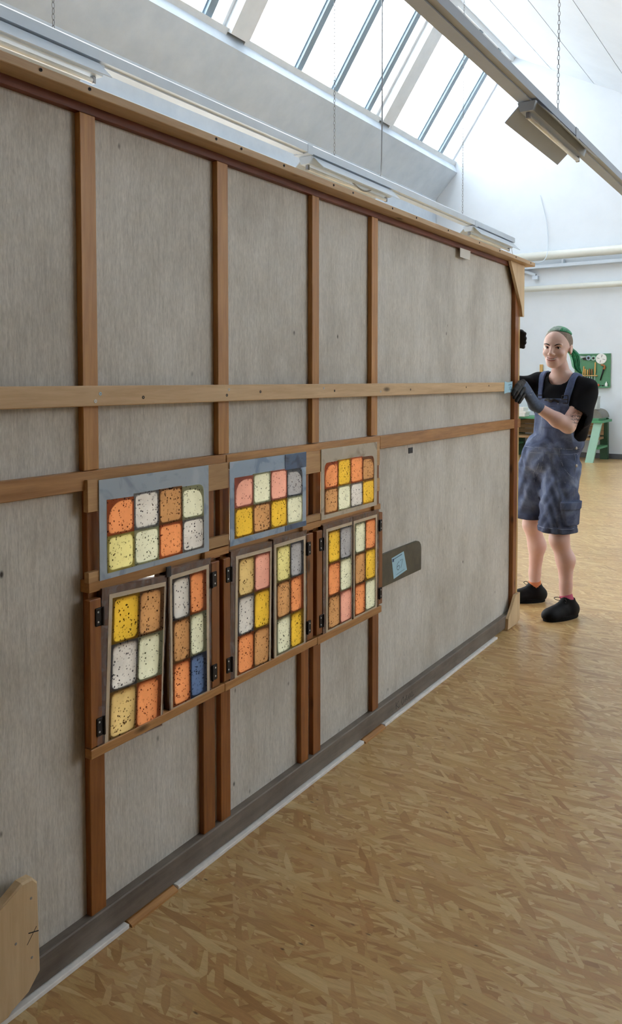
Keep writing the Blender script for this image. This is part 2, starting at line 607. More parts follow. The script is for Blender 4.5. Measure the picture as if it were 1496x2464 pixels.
wall_added_windows('wall_left', XL, [(-0.9, 2.6), (3.0, 6.2), (6.6, 9.4)], 0.5, 3.4, 4.43, 1)  # windows added behind the panel to backlight its panes
wall_added_windows('wall_right', XR, [(4.6, 7.4), (8.0, 10.8)], 2.6, 4.4, 5.2, -1)  # unseen high windows added to light the panel front
struct('wall_end', bx(XL - 0.4, XR + 0.2, YE, YE + 0.2, 0, 7.6), 'wall_white')
struct('wall_rear', bx(XL - 0.4, XR + 0.2, YB - 0.2, YB, 0, 7.6), 'rear_wall_brown')  # unseen; made brown and set close to cut bounce light near the camera
struct('wall_added_partition', bx(1.7, 1.85, YB, 2.4, 0, 3.2), 'rear_wall_brown')  # unseen partition added to shade the near corner
struct('baseboard_end', bx(XL, XR, YE - 0.015, YE, 0, 0.09, 0.003), 'grey_skirting')

SB = Vector((-6.18, 0, 5.62))
ST = Vector((-5.02, 0, 7.33))
SD = (ST - SB).normalized()
SLEN = (ST - SB).length
SN = Vector((SD.z, 0, -SD.x))          # into the room


def slope_box(bm, s0, s1, n0, n1, y0, y1, dx=0.0):
    vs = []
    for s in (s0, s1):
        for n in (n0, n1):
            for y in (y0, y1):
                p = SB + SD * s + SN * n
                vs.append(bm.verts.new((p.x + dx, y, p.z)))
    for q in ((0, 1, 3, 2), (4, 6, 7, 5), (0, 4, 5, 1), (2, 3, 7, 6), (0, 2, 6, 4), (1, 5, 7, 3)):
        bm.faces.new([vs[i] for i in q])
    return bm


PITCH_Y = 3.83
rafters = [(11.33 - PITCH_Y * k, 11.67 - PITCH_Y * k) for k in range(4)]   # down to about -0.2
trim_no = 0
for bay, dx in enumerate((0.0, 6.0)):
    # valley beam with its sloping boxed face, carrying the glazing
    bm = prism(bmesh.new(), [(-6.85 + dx, 4.43), (-6.49 + dx, 4.43), (-6.49 + dx, 4.89), (-6.05 + dx, 5.36), (-6.14 + dx, 5.58), (-6.30 + dx, 5.66), (-6.85 + dx, 5.10)], 'Y', YB, YE)
    trim_no += 1
    struct('trim_%d' % trim_no, bm, 'wall_whitewash')
    # ridge board
    bm = slope_box(bmesh.new(), SLEN - 0.06, SLEN + 0.12, -0.1, 0.10, YB, YE, dx)
    trim_no += 1
    struct('trim_%d' % trim_no, bm, 'paint_white')
    for (a, b) in rafters:
        trim_no += 1
        struct('trim_%d' % trim_no, slope_box(bmesh.new(), -0.02, SLEN, -0.02, 0.19, a, b, dx), 'paint_white')
    spans = []
    tops = [YE] + [r[0] for r in rafters]
    bots = [r[1] for r in rafters] + [YB]
    for k, (y1, y0) in enumerate(zip(tops, bots)):
        base = 11.67 - PITCH_Y * k
        if k == 0:
            mul = [12.83, 13.71]
        else:
            mul = [m - PITCH_Y * (k - 1) for m in (8.99, 9.94, 10.93)]
            mul = [m for m in mul if m > y0 + 0.2]
        if y0 < 2.0:  # unseen near glazing boarded over to darken this end
            trim_no += 1
            struct('trim_%d' % trim_no, slope_box(bmesh.new(), -0.09, SLEN, -0.04, 0.05, y0, y1, dx), 'paint_white')
            continue
        win_no += 1
        w = struct('window_%d' % win_no, slope_box(slope_box(slope_box(slope_box(bmesh.new(), -0.09, 0.02, -0.02, 0.13, y0, y1, dx), SLEN - 0.12, SLEN - 0.04, -0.02, 0.05, y0, y1, dx), 0.0, SLEN - 0.05, -0.02, 0.05, y0, y0 + 0.05, dx), 0.0, SLEN - 0.05, -0.02, 0.05, y1 - 0.05, y1, dx), 'paint_white')
        edges = [y0 + 0.05] + mul + [y1 - 0.05]
        for m in mul:
            obj('glazing_bar', slope_box(slope_box(bmesh.new(), 0.0, SLEN - 0.05, -0.015, 0.075, m + 0.02, m + 0.13, dx), 0.0, SLEN - 0.05, 0.0, 0.035, m, m + 0.15, dx), 'frame_grey', w)
        for i in range(len(edges) - 1):
            obj('pane', slope_box(bmesh.new(), 0.0, SLEN - 0.06, -0.003, 0.003, edges[i] + (0.05 if i else 0), edges[i + 1] + 0.05, dx), 'window_glass', w)
    # shallow ceiling slope, boarded lengthwise
    cx0, cz0 = ST.x + dx + 0.02, ST.z
    cx1 = (-0.55 if bay == 0 else XR)
    sl = -0.539
    cz1 = cz0 + sl * (cx1 - cx0)
    u = Vector((cx1 - cx0, 0, cz1 - cz0))
    ln = u.length
    u.normalize()
    nn = Vector((u.z, 0, -u.x))
    ceil = struct('ceiling' if bay == 0 else 'ceiling_far_bay', prism(bmesh.new(), [(cx0, cz0 + 0.03), (cx1, cz1 + 0.03), (cx1, cz1 + 0.16), (cx0, cz0 + 0.16)], 'Y', YB, YE), 'wall_white')
    nb = int(ln / 0.42)
    bw = ln / nb
    for i in range(nb):
        p = Vector((cx0, 0, cz0)) + u * (i * bw + 0.0012)
        q = Vector((cx0, 0, cz0)) + u * ((i + 1) * bw - 0.0012)
        off = 0.004 * (i % 2)
        a = p + nn * off
        b = q + nn * off
        obj('board', prism(bmesh.new(), [(a.x, a.z), (b.x, b.z), (b.x, b.z + 0.028), (a.x, a.z + 0.028)], 'Y', YB, YE), 'wall_white', ceil)

# ------------------------------------------------------------------ light rails, fittings, chains
def light_rail(x, z, y0, y1, label, mat='metal_white'):
    r = thing('light_rail', label, 'light rail', (x, y0, z), 0, 'hanging light rails')
    L = y1 - y0
    bm = bmesh.new()
    prism(bm, [(-0.055, 0.0), (0.055, 0.0), (0.055, 0.05), (0.035, 0.065), (-0.035, 0.065), (-0.055, 0.05)], 'Y', 0, L)
    obj('trunking', bm, mat, r)
    bm = bmesh.new()
    box(bm, -0.02, 0.02, -0.001, L + 0.001, -0.008, 0.0)
    obj('slot_cover', bm, mat, r)
    k = 1.5
    while k < L:
        obj('joint_sleeve', bx(-0.058, 0.058, k - 0.03, k + 0.03, -0.010, 0.052), mat, r)
        k += 3.0
    return r


def fluorescent(x, z, y0, y1, label, mat='metal_white'):
    r = thing('fluorescent_light', label, 'light', (x, y0, z), 0, 'fluorescent fittings under the rails')
    L = y1 - y0
    bm = prism(bmesh.new(), [(-0.05, 0), (-0.035, -0.05), (0.035, -0.05), (0.05, 0)], 'Y', 0.0, L)
    obj('housing', bm, mat, r)
    for s in (-1, 1):
        bm = prism(bmesh.new(), [(s * 0.046, -0.006), (s * 0.13, -0.085), (s * 0.133, -0.082), (s * 0.05, -0.001)], 'Y', 0.03, L - 0.03)
        obj('reflector_wing', bm, mat, r)
    for y in (0.02, L - 0.04):
        obj('lamp_holder', bx(-0.012, 0.012, y, y + 0.02, -0.085, -0.05, 0.003), 'steel', r)
    obj('fluorescent_tube', tube(bmesh.new(), [(0, 0.04, -0.072), (0, L - 0.04, -0.072)], 0.013, 10), 'tube_glass', r, True)
    return r


def chain(x, y, z0, z1, label, name='hanging_chain'):
    bm = bmesh.new()
    z = z0
    i = 0
    while z < z1:
        pts = []
        for k in range(8):
            a = 2 * math.pi * k / 8
            w, h = 0.007 * math.cos(a), 0.016 * math.sin(a)
            pts.append((x + (w if i % 2 else 0), y + (0 if i % 2 else w), z + 0.016 + h))
        tube(bm, pts, 0.0018, 4, True)
        z += 0.026
        i += 1
    o = obj(name, bm, 'steel')
    tag(o, label, 'chain', 'chains holding the light rails')
    return o


def ceil_z(x):
    return 7.33 - 0.539 * (x + 5.0)


light_rail(-3.0, 2.905, 0.0, 8.66, 'long white light rail hanging behind the canvas panel by the left wall')
light_rail(-1.40, 2.90, 0.6, 13.0, 'long pale grey light rail hanging over the walkway in front of the panel', 'metal_grey')
fluorescent(-3.0, 2.893, 1.48, 2.70, 'white fluorescent fitting beside the chain over the canvas panel end, off')
fluorescent(-3.0, 2.893, 4.52, 5.72, 'middle white fluorescent fitting on the rail behind the panel, below a looped cable')
fluorescent(-3.0, 2.893, 7.42, 8.64, 'white fluorescent fitting at the far end of the rail behind the panel')
fluorescent(-1.40, 2.888, 4.28, 5.36, 'pale grey fluorescent fitting on the rail over the walkway, wings open downwards', 'metal_grey')
chain(-3.0, 2.44, 2.97, ceil_z(-3.0), 'thin steel chain at the near part of the rail behind the panel')
chain(-3.0, 4.90, 2.97, ceil_z(-3.0), 'thin steel chain beside the looped cable, crossing the windows')
chain(-3.0, 7.28, 2.97, ceil_z(-3.0), 'thin steel chain near the end of the rail behind the panel')
chain(-1.40, 4.87, 2.965, ceil_z(-1.4), 'steel chain holding the rail over the walkway')
bm = tube(bmesh.new(), spline([(-3.0, 4.92, 2.97), (-2.99, 5.10, 2.86), (-2.985, 5.34, 2.82), (-2.99, 5.56, 2.96), (-3.0, 5.62, 3.3), (-3.0, 5.62, 4.2), (-3.0, 5.60, ceil_z(-3.0) - 0.02)], 8), 0.0055, 6)
tag(obj('power_cable', bm, 'steel', None, True), 'thin grey cable looping down from the ceiling onto the light rail', 'cable')
bm = tube(bmesh.new(), spline([(-3.0, 8.66, 2.91), (-3.1, 9.2, 2.80), (-3.5, 11.5, 3.1), (-4.2, 14.1, 3.72), (-4.30, 14.35, 4.2), (-4.43, 14.38, 4.72)], 8), 0.005, 6)
tag(obj('power_cable', bm, 'metal_white', None, True), 'thin cable running from the rail end up the end wall', 'cable')

# pipes along the end wall
bm = tube(bmesh.new(), [(-6.4, 14.26, 3.605), (5.7, 14.26, 3.605)], 0.078, 20)
tag(obj('heating_pipe', bm, 'pipe_cream', None, True), 'thick cream pipe running along the top of the end wall', 'pipe')
bm = tube(bmesh.new(), [(-6.4, 14.30, 3.03), (5.7, 14.30, 3.03)], 0.052, 20)
tag(obj('heating_pipe', bm, 'pipe_cream', None, True), 'thin cream pipe on the end wall, below the thicker one', 'pipe')
r = thing('cable_tray', 'flat white cable tray right under the thick wall pipe', 'cable tray', (0, 14.3, 3.42))
obj('tray', bx(-6.4, 5.7, -0.05, 0.095, -0.03, 0.03, 0.004), 'metal_white', r)
for x in (-6.0, -4.0, -2.0, 0.0, 2.0, 4.0):
    obj('bracket', bx(x, x + 0.03, -0.04, 0.095, 0.03, 0.10), 'metal_white', r)
r = thing('wall_bracket', 'small white angled bracket on the end wall between the two pipes', 'bracket', (-4.47, 14.4, 3.2))
obj('arm', prism(bmesh.new(), [(-0.3, 0.18), (-0.02, 0.06), (0.0, 0.10), (-0.28, 0.22)], 'Y', -0.10, -0.04), 'metal_white', r)
obj('foot', bx(-0.07, 0.03, -0.10, 0.0, 0.0, 0.07, 0.004), 'metal_white', r)

# ================================================================== the scenery panel
XC = -1.478           # canvas face
XB = -1.460           # face of the bars
Y0P, Y1P = 0.86, 4.40
ZT = 2.043
panel = thing('scenery_panel', 'tall grey canvas scenery panel with brown battens and coloured speckled windows', 'scenery panel', (-1.48, 2.6, 0))
ORG = Vector((-1.48, 2.6, 0))


def part(name, bm, mat, smooth=False, label=None, parent=None):
    """world-coordinate geometry handed to the panel (or to a part of it)"""
    if isinstance(bm, bmesh.types.BMesh):
        bmesh.ops.translate(bm, verts=bm.verts, vec=-ORG)
    return obj(name, bm, mat, parent or panel, smooth, label)


# canvas with the window openings cut out
OPEN = [(1.314, 1.677), (1.800, 2.174), (2.297, 2.673)]
bm = bmesh.new()
ys = sorted(set([Y0P, Y1P - 0.02] + [v for o in OPEN for v in o] + list(np.linspace(2.8, 4.3, 8))))
zs = [0.015, 0.3, 0.505, 0.89, 1.115, 1.5, ZT - 0.02]
verts = {}
for i, y in enumerate(ys):
    for j, z in enumerate(zs):
        verts[i, j] = bm.verts.new((XC, y, z))
for i in range(len(ys) - 1):
    for j in range(len(zs) - 1):
        ym, zm = (ys[i] + ys[i + 1]) / 2, (zs[j] + zs[j + 1]) / 2
        if 0.505 < zm < 1.115 and any(a < ym < b for a, b in OPEN):
            continue
        bm.faces.new((verts[i, j], verts[i + 1, j], verts[i + 1, j + 1], verts[i, j + 1]))
for fc in bm.faces:
    if fc.normal.x < 0:
        fc.normal_flip()
bm.normal_update()
canvas = part('canvas', bm, 'canvas_grey', label='grey sized canvas with vertical brush streaks')
sm = canvas.modifiers.new('thick', 'SOLIDIFY'); sm.thickness = 0.005; sm.offset = -1

# perimeter
part('top_rail', bx(XC - 0.03, XB, Y0P, 4.34, 2.000, 2.022, 0.001), 'red_brown_rail')
beam = part('top_beam', bx(-1.52, -1.405, Y0P - 0.05, 4.48, 2.022, 2.043, 0.0015), 'pale_beam', label='pale planed board along the top edge')
for y in (1.108, 1.24, 1.68, 1.79, 2.0, 2.29, 2.42, 2.72, 2.93, 3.25, 3.62, 3.9, 4.15, 4.4):
    bmx = lathe(bmesh.new(), [(0.004, -1.406), (0.004, -1.4035), (0.0022, -1.4035), (0.0022, -1.405)], 10, (0, y, 2.034), 'X')
    part('screw', bmx, 'dark_iron', parent=beam)
part('bottom_rail', bx(XC - 0.03, -1.452, Y0P, 4.30, 0.013, 0.082, 0.003), 'bottom_rail_grey')
# end post: brown batten and the paler edging outside it
part('end_post', bx(XC - 0.03, -1.455, 4.300, 4.358, 0.03, 2.0, 0.002), 'stile_wood')
part('end_edging', bx(XC - 0.045, -1.460, 4.358, 4.395, 0.015, 2.02, 0.002), 'end_post_pale')

# battens above the cross bar
for y0, y1 in ((1.258, 1.305), (1.749, 1.798), (2.243, 2.287), (2.658, 2.708)):
    part('batten', bx(XC, XB, y0, y1, 1.165, 2.000, 0.0015), 'bar_vertical')
# battens below: one under bar 1, pairs between the windows, one after the last
for y0, y1, zb in ((1.265, 1.313, 0.060), (1.677, 1.728, 0.075), (1.754, 1.799, 0.078), (2.174, 2.220, 0.075), (2.249, 2.297, 0.080), (2.673, 2.723, 0.082)):
    part('batten', bx(XC, XB, y0, y1, zb, 1.118, 0.0015), 'stile_wood')
# cross bar
part('cross_bar', bx(XC, -1.455, Y0P, 1.777, 1.119, 1.164, 0.0015), 'bar_horizontal')
part('cross_bar', bx(XC, -1.455, 1.780, 2.722, 1.119, 1.162, 0.0015), 'bar_horizontal')
part('cross_bar', bx(XC, -1.456, 2.724, 4.41, 1.110, 1.160, 0.0015), 'bar_horizontal')
# pale slat screwed across the battens
slat = part('slat', bx(-1.4595, -1.437, Y0P + 0.02, 4.09, 1.318, 1.366, 0.002), 'pale_slat', label='pale new slat screwed across the battens')
for y, z, m in ((1.29, 1.347, 'paper_blue'), (1.275, 1.33, 'screw_zinc'), (1.43, 1.336, 'dark_iron'), (1.77, 1.352, 'screw_zinc'), (1.76, 1.336, 'dark_iron'), (1.92, 1.344, 'dark_iron'), (2.28, 1.352, 'screw_zinc'), (2.35, 1.342, 'dark_iron'), (2.69, 1.335, 'screw_zinc'), (2.95, 1.340, 'dark_iron'), (3.55, 1.345, 'dark_iron'), (3.85, 1.350, 'dark_iron')):
    bmx = lathe(bmesh.new(), [(0.0042, -1.438), (0.0042, -1.4362), (0.002, -1.4362), (0.002, -1.4375)], 10, (0, y, z), 'X')
    part('screw', bmx, m, parent=slat)

# stiles carrying the hinges, sill and header rails, patch blocks
for y0, y1 in ((1.252, 1.289), (1.692, 1.728), (1.745, 1.777), (2.181, 2.219), (2.240, 2.277), (2.686, 2.716)):
    part('hinge_stile', bx(XB, -1.440, y0, y1, 0.505, 0.865 if y0 > 1.3 else 0.86, 0.002), 'stile_wood')
part('sill_rail', bx(XB, -1.437, 1.250, 1.745, 0.480, 0.503, 0.0015), 'bar_horizontal')
part('sill_rail', bx(XB, -1.437, 1.747, 2.240, 0.478, 0.502, 0.0015), 'bar_horizontal')
part('sill_rail', bx(XB, -1.437, 2.242, 2.705, 0.474, 0.500, 0.0015), 'bar_horizontal')
for y0, y1, z0 in ((1.258, 1.52, 0.8755), (1.521, 1.779, 0.868), (1.781, 2.277, 0.868), (2.279, 2.712, 0.868)):
    part('header_rail', bx(XC, -1.447 if z0 > 0.87 else -1.4605, y0, y1, z0, 0.905, 0.001), 'bar_horizontal')
for y0, y1 in ((1.672, 1.779), (2.165, 2.278), (2.66, 2.712)):
    part('header_rail', bx(XB, -1.447, y0, y1, 0.876, 0.898, 0.001), 'bar_horizontal')
for y0, y1, z0, z1 in ((1.255, 1.290, 1.068, 1.145), (1.680, 1.776, 1.067, 1.141), (2.172, 2.276, 1.065, 1.138), (2.665, 2.700, 1.05, 1.14), (1.255, 1.290, 0.900, 0.925), (1.684, 1.776, 0.902, 0.932), (2.178, 2.276, 0.900, 0.922), (2.665, 2.70, 0.95, 1.0)):
    part('patch_block', bx(XB, -1.4445, y0, y1, z0, z1, 0.001), 'patch_pine')


# ---- lattice plates with rounded openings
def rrect(y0, y1, z0, z1, radii, k=7):
    """loop of 4*k points; radii = (bl, br, tr, tl)"""
    out = []
    cs = [((y0, z0), (1, 1), math.pi, radii[0]), ((y1, z0), (-1, 1), 1.5 * math.pi, radii[1]), ((y1, z1), (-1, -1), 0.0, radii[2]), ((y0, z1), (1, -1), 0.5 * math.pi, radii[3])]
    for (cy, cz), (sy, sz), a0, r in cs:
        for i in range(k):
            a = a0 + 0.5 * math.pi * i / (k - 1)
            out.append((cy + sy * r + r * math.cos(a), cz + sz * r + r * math.sin(a)))
    return out


def lattice(bm, outer, cells, xf, xb, k=7):
    """plate between xb and xf; cells: (y0,y1,z0,z1, hole loop); cells tile an inner block"""
    oy0, oy1, oz0, oz1 = outer
    for (y0, y1, z0, z1, loop) in cells:
        for x in (xf, xb):
            H = [bm.verts.new((x, a, b)) for a, b in loop]
            O = []
            half = (k - 1) // 2
            for c in range(4):
                cy, cz = ((y0, z0), (y1, z0), (y1, z1), (y0, z1))[c]
                for i in range(k):
                    a, b = loop[c * k + i]
                    if i == half:
                        p = (cy, cz)
                    elif (i < half) == (c % 2 == 0):
                        p = (cy, b)
                    else:
                        p = (a, cz)
                    O.append(bm.verts.new((x, p[0], p[1])))
            n = len(H)
            for i in range(n):
                j = (i + 1) % n
                bm.faces.new((H[i], H[j], O[j], O[i]))
        for i in range(len(loop)):
            a, b = loop[i], loop[(i + 1) % len(loop)]
            bm.faces.new([bm.verts.new(p) for p in ((xf, *a), (xf, *b), (xb, *b), (xb, *a))])
    iy0 = min(c[0] for c in cells); iy1 = max(c[1] for c in cells)
    iz0 = min(c[2] for c in cells); iz1 = max(c[3] for c in cells)
    for a in ((oy0, iy0, oz0, oz1), (iy1, oy1, oz0, oz1), (iy0, iy1, oz0, iz0), (iy0, iy1, iz1, oz1)):
        if a[1] - a[0] > 1e-5 and a[3] - a[2] > 1e-5:
            box(bm, min(xf, xb), max(xf, xb), *a)
    return bm


SHEETS = [
    (1.287, 1.684, 0.900, 1.142, 1.3105, 1.662, 'sheet_blue_grey', ['orange', 'white', 'tan', 'cream'], ['pale_yellow', 'cream', 'orange', 'white'], 'blue-grey plastic sheet with eight coloured panes'),
    (1.778, 2.177, 0.895, 1.142, 1.7985, 2.154, 'sheet_blue', ['salmon', 'cream', 'salmon', 'grey'], ['yellow', 'tan', 'yellow', 'cream'], 'blue plastic sheet with eight coloured panes'),
    (2.272, 2.671, 0.898, 1.142, 2.292, 2.646, 'sheet_beige', ['orange', 'yellow', 'orange', 'tan'], ['tan', 'cream', 'white', 'yellow'], 'beige paper sheet with eight coloured panes'),
]
for si, (y0, y1, z0, z1, py0, py1, mat, top, bot, lab) in enumerate(SHEETS):
    zt, zm, zb = 1.096, 1.003, 0.914
    pitch = (py1 - py0) / 4
    cells = []
    films = []
    for c in range(4):
        a, b = py0 + c * pitch, py0 + (c + 1) * pitch
        g = 0.0055
        drop = (0.012, 0.004, 0.004, 0.014)[c]
        rad = {0: (0.012, 0.012, 0.010, 0.042), 3: (0.012, 0.012, 0.036, 0.010)}.get(c, (0.012, 0.012, 0.012, 0.012))
        cells.append((a, b, zm, zt, rrect(a + g, b - g, zm + g, zt - drop, rad)))
        films.append((a, b, zm, zt - drop * 0.35 + 0.002, top[c], rad, c))
        cells.append((a, b, zb, zm, rrect(a + g, b - g, zb + g, zm - g, (0.012,) * 4)))
        films.append((a, b, zb, zm, bot[c], None, c))
    sh = part('plastic_sheet', lattice(bmesh.new(), (y0, y1, z0, z1), cells, -1.4415, -1.4435), mat, label=lab)
    for i, (a, b, c0, c1, colr, rad, c) in enumerate(films):
        if si == 0 and c in (0,) and rad:
            pts = [(a, c0), (b, c0), (b, c1 - 0.004), (a, c1 - 0.002)]
        elif rad and c in (0, 3):
            pts = rrect(a, b, c0, c1, (0.001, 0.001, 0.02 if c == 3 else 0.002, 0.002 if (c == 3 or si == 1) else 0.02), 4)
        else:
            pts = [(a, c0), (b, c0), (b, c1), (a, c1)]
        bm = bmesh.new()
        prism(bm, [(p, q) for p, q in pts], 'X', -1.4412 - 0.00005 * (i % 3), -1.4404 + 0.00008 * (i % 3))
        part('pane', bm, 'film_' + colr, parent=sh)
    if si == 1:
        part('dark_overlay', bx(-1.4412, -1.4402, 2.055, y1, 1.092, z1 - 0.001), 'sheet_navy', parent=sh)
        part('dark_overlay', bx(-1.4412, -1.4402, 2.055, y1, z0 + 0.001, 0.912), 'sheet_navy', parent=sh)

LEAVES = [
    # y0, y1, pane y0, y1, colours (rows top to bottom), tilt, hinge side
    (1.293, 1.513, 1.326, 1.506, [('yellow', 'tan'), ('white', 'cream'), ('sand', 'orange')], -0.055, 'left brown casement leaf with yellow pane at its top'),
    (1.520, 1.689, 1.532, 1.670, [('white', 'orange'), ('tan', 'cream'), ('orange', 'blue')], 0.0, 'brown casement leaf with a blue pane at its foot'),
    (1.780, 1.983, 1.813, 1.973, [('sand', 'salmon'), ('white', 'yellow'), ('orange', 'tan')], -0.02, 'brown casement leaf with sand and salmon top panes'),
    (1.990, 2.178, 2.005, 2.160, [('pale_yellow', 'grey'), ('tan', 'orange'), ('cream', 'yellow')], 0.0, 'brown casement leaf with pale yellow and grey top panes'),
    (2.281, 2.481, 2.312, 2.476, [('yellow', 'grey'), ('orange', 'cream'), ('tan', 'salmon')], 0.0, 'brown casement leaf with yellow and grey top panes'),
    (2.487, 2.684, 2.498, 2.659, [('cream', 'orange'), ('tan', 'yellow'), ('orange', 'cream')], 0.0, 'brown casement leaf with cream and orange top panes'),
]
for li, (y0, y1, py0, py1, cols, tilt, lab) in enumerate(LEAVES):
    z0, z1 = 0.486, 0.880
    rows = [0.852, 0.738, 0.622, 0.506]
    pitch = (py1 - py0) / 2
    cells = []
    films = []
    for rr in range(3):
        for c in range(2):
            a, b = py0 + c * pitch, py0 + (c + 1) * pitch
            g = 0.005
            ga = g + (0.002 if c == 0 else 0)
            gb = g + (0.010 if (c == 1 and li in (0, 1, 3)) else 0)
            cells.append((a, b, rows[rr + 1], rows[rr], rrect(a + ga, b - gb, rows[rr + 1] + g, rows[rr] - g, (0.013,) * 4)))
            films.append((a, b, rows[rr + 1], rows[rr], cols[rr][c]))
    leaf = part('casement_leaf', lattice(bmesh.new(), (y0, y1, z0, z1), cells, -1.4405, -1.4600), 'leaf_wood', label=lab)
    piv = Vector((XB, y0, z1)) - ORG
    # cream paper border
    bo = 0.011
    cy0, cy1, cz0, cz1 = max(y0 + 0.004, py0 - bo), min(y1 - 0.003, py1 + bo), rows[3] - bo, rows[0] + bo
    bm = bmesh.new()
    for a in ((cy0, py0, cz0, cz1), (py1, cy1, cz0, cz1), (py0, py1, cz0, rows[3]), (py0, py1, rows[0], cz1)):
        box(bm, -1.4407, -1.4396, *a)
    subs = [part('paper_border', bm, 'cream_paper', parent=leaf)]
    for i, (a, b, c0, c1, colr) in enumerate(films):
        subs.append(part('pane', bx(-1.4405, -1.4396 + 0.00007 * (i % 3), a, b, c0, c1), 'film_' + colr, parent=leaf))
    # clear tape round the edge, crinkled
    bm = bmesh.new()
    for a in ((y0 - 0.002, cy0, z0 - 0.002, z1 + 0.002), (cy1, y1 + 0.002, z0 - 0.002, z1 + 0.002), (cy0, cy1, z0 - 0.002, cz0), (cy0, cy1, cz1, z1 + 0.002)):
        if a[1] - a[0] > 0.003:
            box(bm, -1.4402, -1.4394, *a)
    subs.append(part('clear_tape', bm, 'plastic_tape', parent=leaf))
    # hinges on the outer side
    left = li % 2 == 0
    hy = y0 - 0.004 if left else y1 + 0.004
    for hz in (0.838, 0.572):
        bm = bmesh.new()
        sgn = -1 if left else 1
        a0, a1 = sorted((hy - sgn * 0.006, hy + sgn * 0.020))
        box(bm, -1.4400, -1.4378, a0, a1, hz - 0.044, hz, 0.002)
        tube(bm, [(-1.4365, hy - sgn * 0.002, hz - 0.044), (-1.4365, hy - sgn * 0.002, hz)], 0.0032, 8)
        h = part('hinge', bm, 'dark_iron', label='dark iron hinge with two bright screws', parent=leaf)
        bm = bmesh.new()
        for q in (0.010, 0.034):
            lathe(bm, [(0.0026, -1.4385), (0.0026, -1.4372), (0.001, -1.4368)], 8, (0, hy + sgn * 0.012, hz - q), 'X')
        h.data.materials.append(M['screw_zinc'])
        me2 = bpy.data.meshes.new('tmp')
        bmesh.ops.translate(bm, verts=bm.verts, vec=-ORG)
        bmh = bmesh.new(); bmh.from_mesh(h.data)
        nf = len(bmh.faces)
        bm.to_mesh(me2); bm.free()
        bmh.from_mesh(me2)
        bmh.faces.ensure_lookup_table()
        for fi in range(nf, len(bmh.faces)):
            bmh.faces[fi].material_index = 1
        bmh.to_mesh(h.data); bmh.free()
        bpy.data.meshes.remove(me2)
        subs.append(h)
    if tilt:
        R = Matrix.Translation(piv) @ Matrix.Rotation(tilt, 4, 'X') @ Matrix.Translation(-piv)
        for o in [leaf] + [s for s in subs if s.name.split('.')[0] != 'hinge']:
            o.data.transform(R)
for y_ in (1.517, 1.9865, 2.484):  # bars added behind the leaf gaps to block the bright line
    part('added_mullion', bx(XC, -1.4605, y_ - 0.011, y_ + 0.011, 0.50, 0.876), 'leaf_wood')
# small black strap at the top of the first pair
part('strap', bx(-1.4395, -1.436, 1.508, 1.526, 0.862, 0.890, 0.001), 'ink_black')

# ---- corner gussets, tags, marks
G = prism(bmesh.new(), [(4.170, 2.022), (4.402, 2.022), (4.402, 1.735), (4.376, 1.735), (4.355, 1.790)], 'X', -1.455, -1.440)
part('gusset', G, 'plywood', label='pale plywood gusset in the top corner')
G = prism(bmesh.new(), [(4.175, 0.008), (4.325, 0.004), (4.375, 0.018), (4.375, 0.172), (4.30, 0.172), (4.253, 0.125), (4.182, 0.066)], 'X', -1.452, -1.437)
part('gusset', G, 'plywood', label='pale plywood gusset in the bottom corner')
G = prism(bmesh.new(), [(0.84, 0.02), (1.011, 0.020), (1.014, 0.035), (1.063, 0.042), (1.066, 0.058), (1.093, 0.072), (1.089, 0.276), (1.076, 0.292), (1.048, 0.294), (0.985, 0.262), (0.84, 0.18)], 'X', -1.452, -1.428)
bmesh.ops.bevel(G, geom=[e for e in G.edges if abs(e.verts[0].co.x + 1.428) < 1e-4 and abs(e.verts[1].co.x + 1.428) < 1e-4], offset=0.004, segments=1, affect='EDGES')
gus = part('gusset', G, 'plywood', label='pale gusset board with a black cross mark')


def stroke(pts, r, mat, name, parent, x):
    bm = tube(bmesh.new(), [(x, a, b) for a, b in pts], r, 5)
    for v in bm.verts:
        v.co.x = x + (v.co.x - x) * 0.25
    return part(name, bm, mat, parent=parent)


stroke([(1.062, 0.176), (1.088, 0.167)], 0.0013, 'ink_black', 'cross_mark', gus, -1.4277)
stroke([(1.058, 0.152), (1.083, 0.180)], 0.0009, 'ink_black', 'cross_mark', gus, -1.4277)
for y, z in ((1.07, 0.25), (1.03, 0.172), (1.07, 0.117)):
    part('nail', lathe(bmesh.new(), [(0.003, -1.429), (0.003, -1.4275), (0.001, -1.4273)], 8, (0, y, z), 'X'), 'steel', parent=gus)

bd = prism(bmesh.new(), rrect(2.700, 3.124, 0.553, 0.684, (0.003, 0.006, 0.04, 0.003), 7), 'X', XC, -1.466)
tb = None
t_ = newmat('olive_board')
t_.bsdf(t_.ramp(t_.noise(t_.coords(), 20, 5, 0.6), [(0.3, lin(62, 58, 44)), (0.7, lin(86, 80, 62))]), 0.5)
tb = part('tag_board', bd, 'olive_board', label='small olive painted board with a pale blue label')
lb = part('paper_label', prism(bmesh.new(), [(2.862, 0.566), (2.984, 0.580), (2.952, 0.664), (2.843, 0.655)], 'X', -1.4663, -1.4652), 'paper_blue', parent=tb)
X_ = -1.4648
stroke([(2.862, 0.6475), (2.935, 0.655)], 0.0014, 'ink_blue', 'label_print', tb, X_)
part('label_print', bx(-1.4653, -1.4646, 2.850, 2.862, 0.638, 0.650), 'ink_blue', parent=tb)
stroke(spline([(2.909, 0.630), (2.894, 0.621), (2.891, 0.602), (2.903, 0.596), (2.913, 0.604), (2.908, 0.614), (2.893, 0.610)], 5), 0.0011, 'ink_blue', 'label_print', tb, X_)
stroke([(2.920, 0.632), (2.943, 0.634), (2.926, 0.600)], 0.0011, 'ink_blue', 'label_print', tb, X_)
stroke([(2.885, 0.579), (2.960, 0.588)], 0.0007, 'ink_blue', 'label_print', tb, X_)
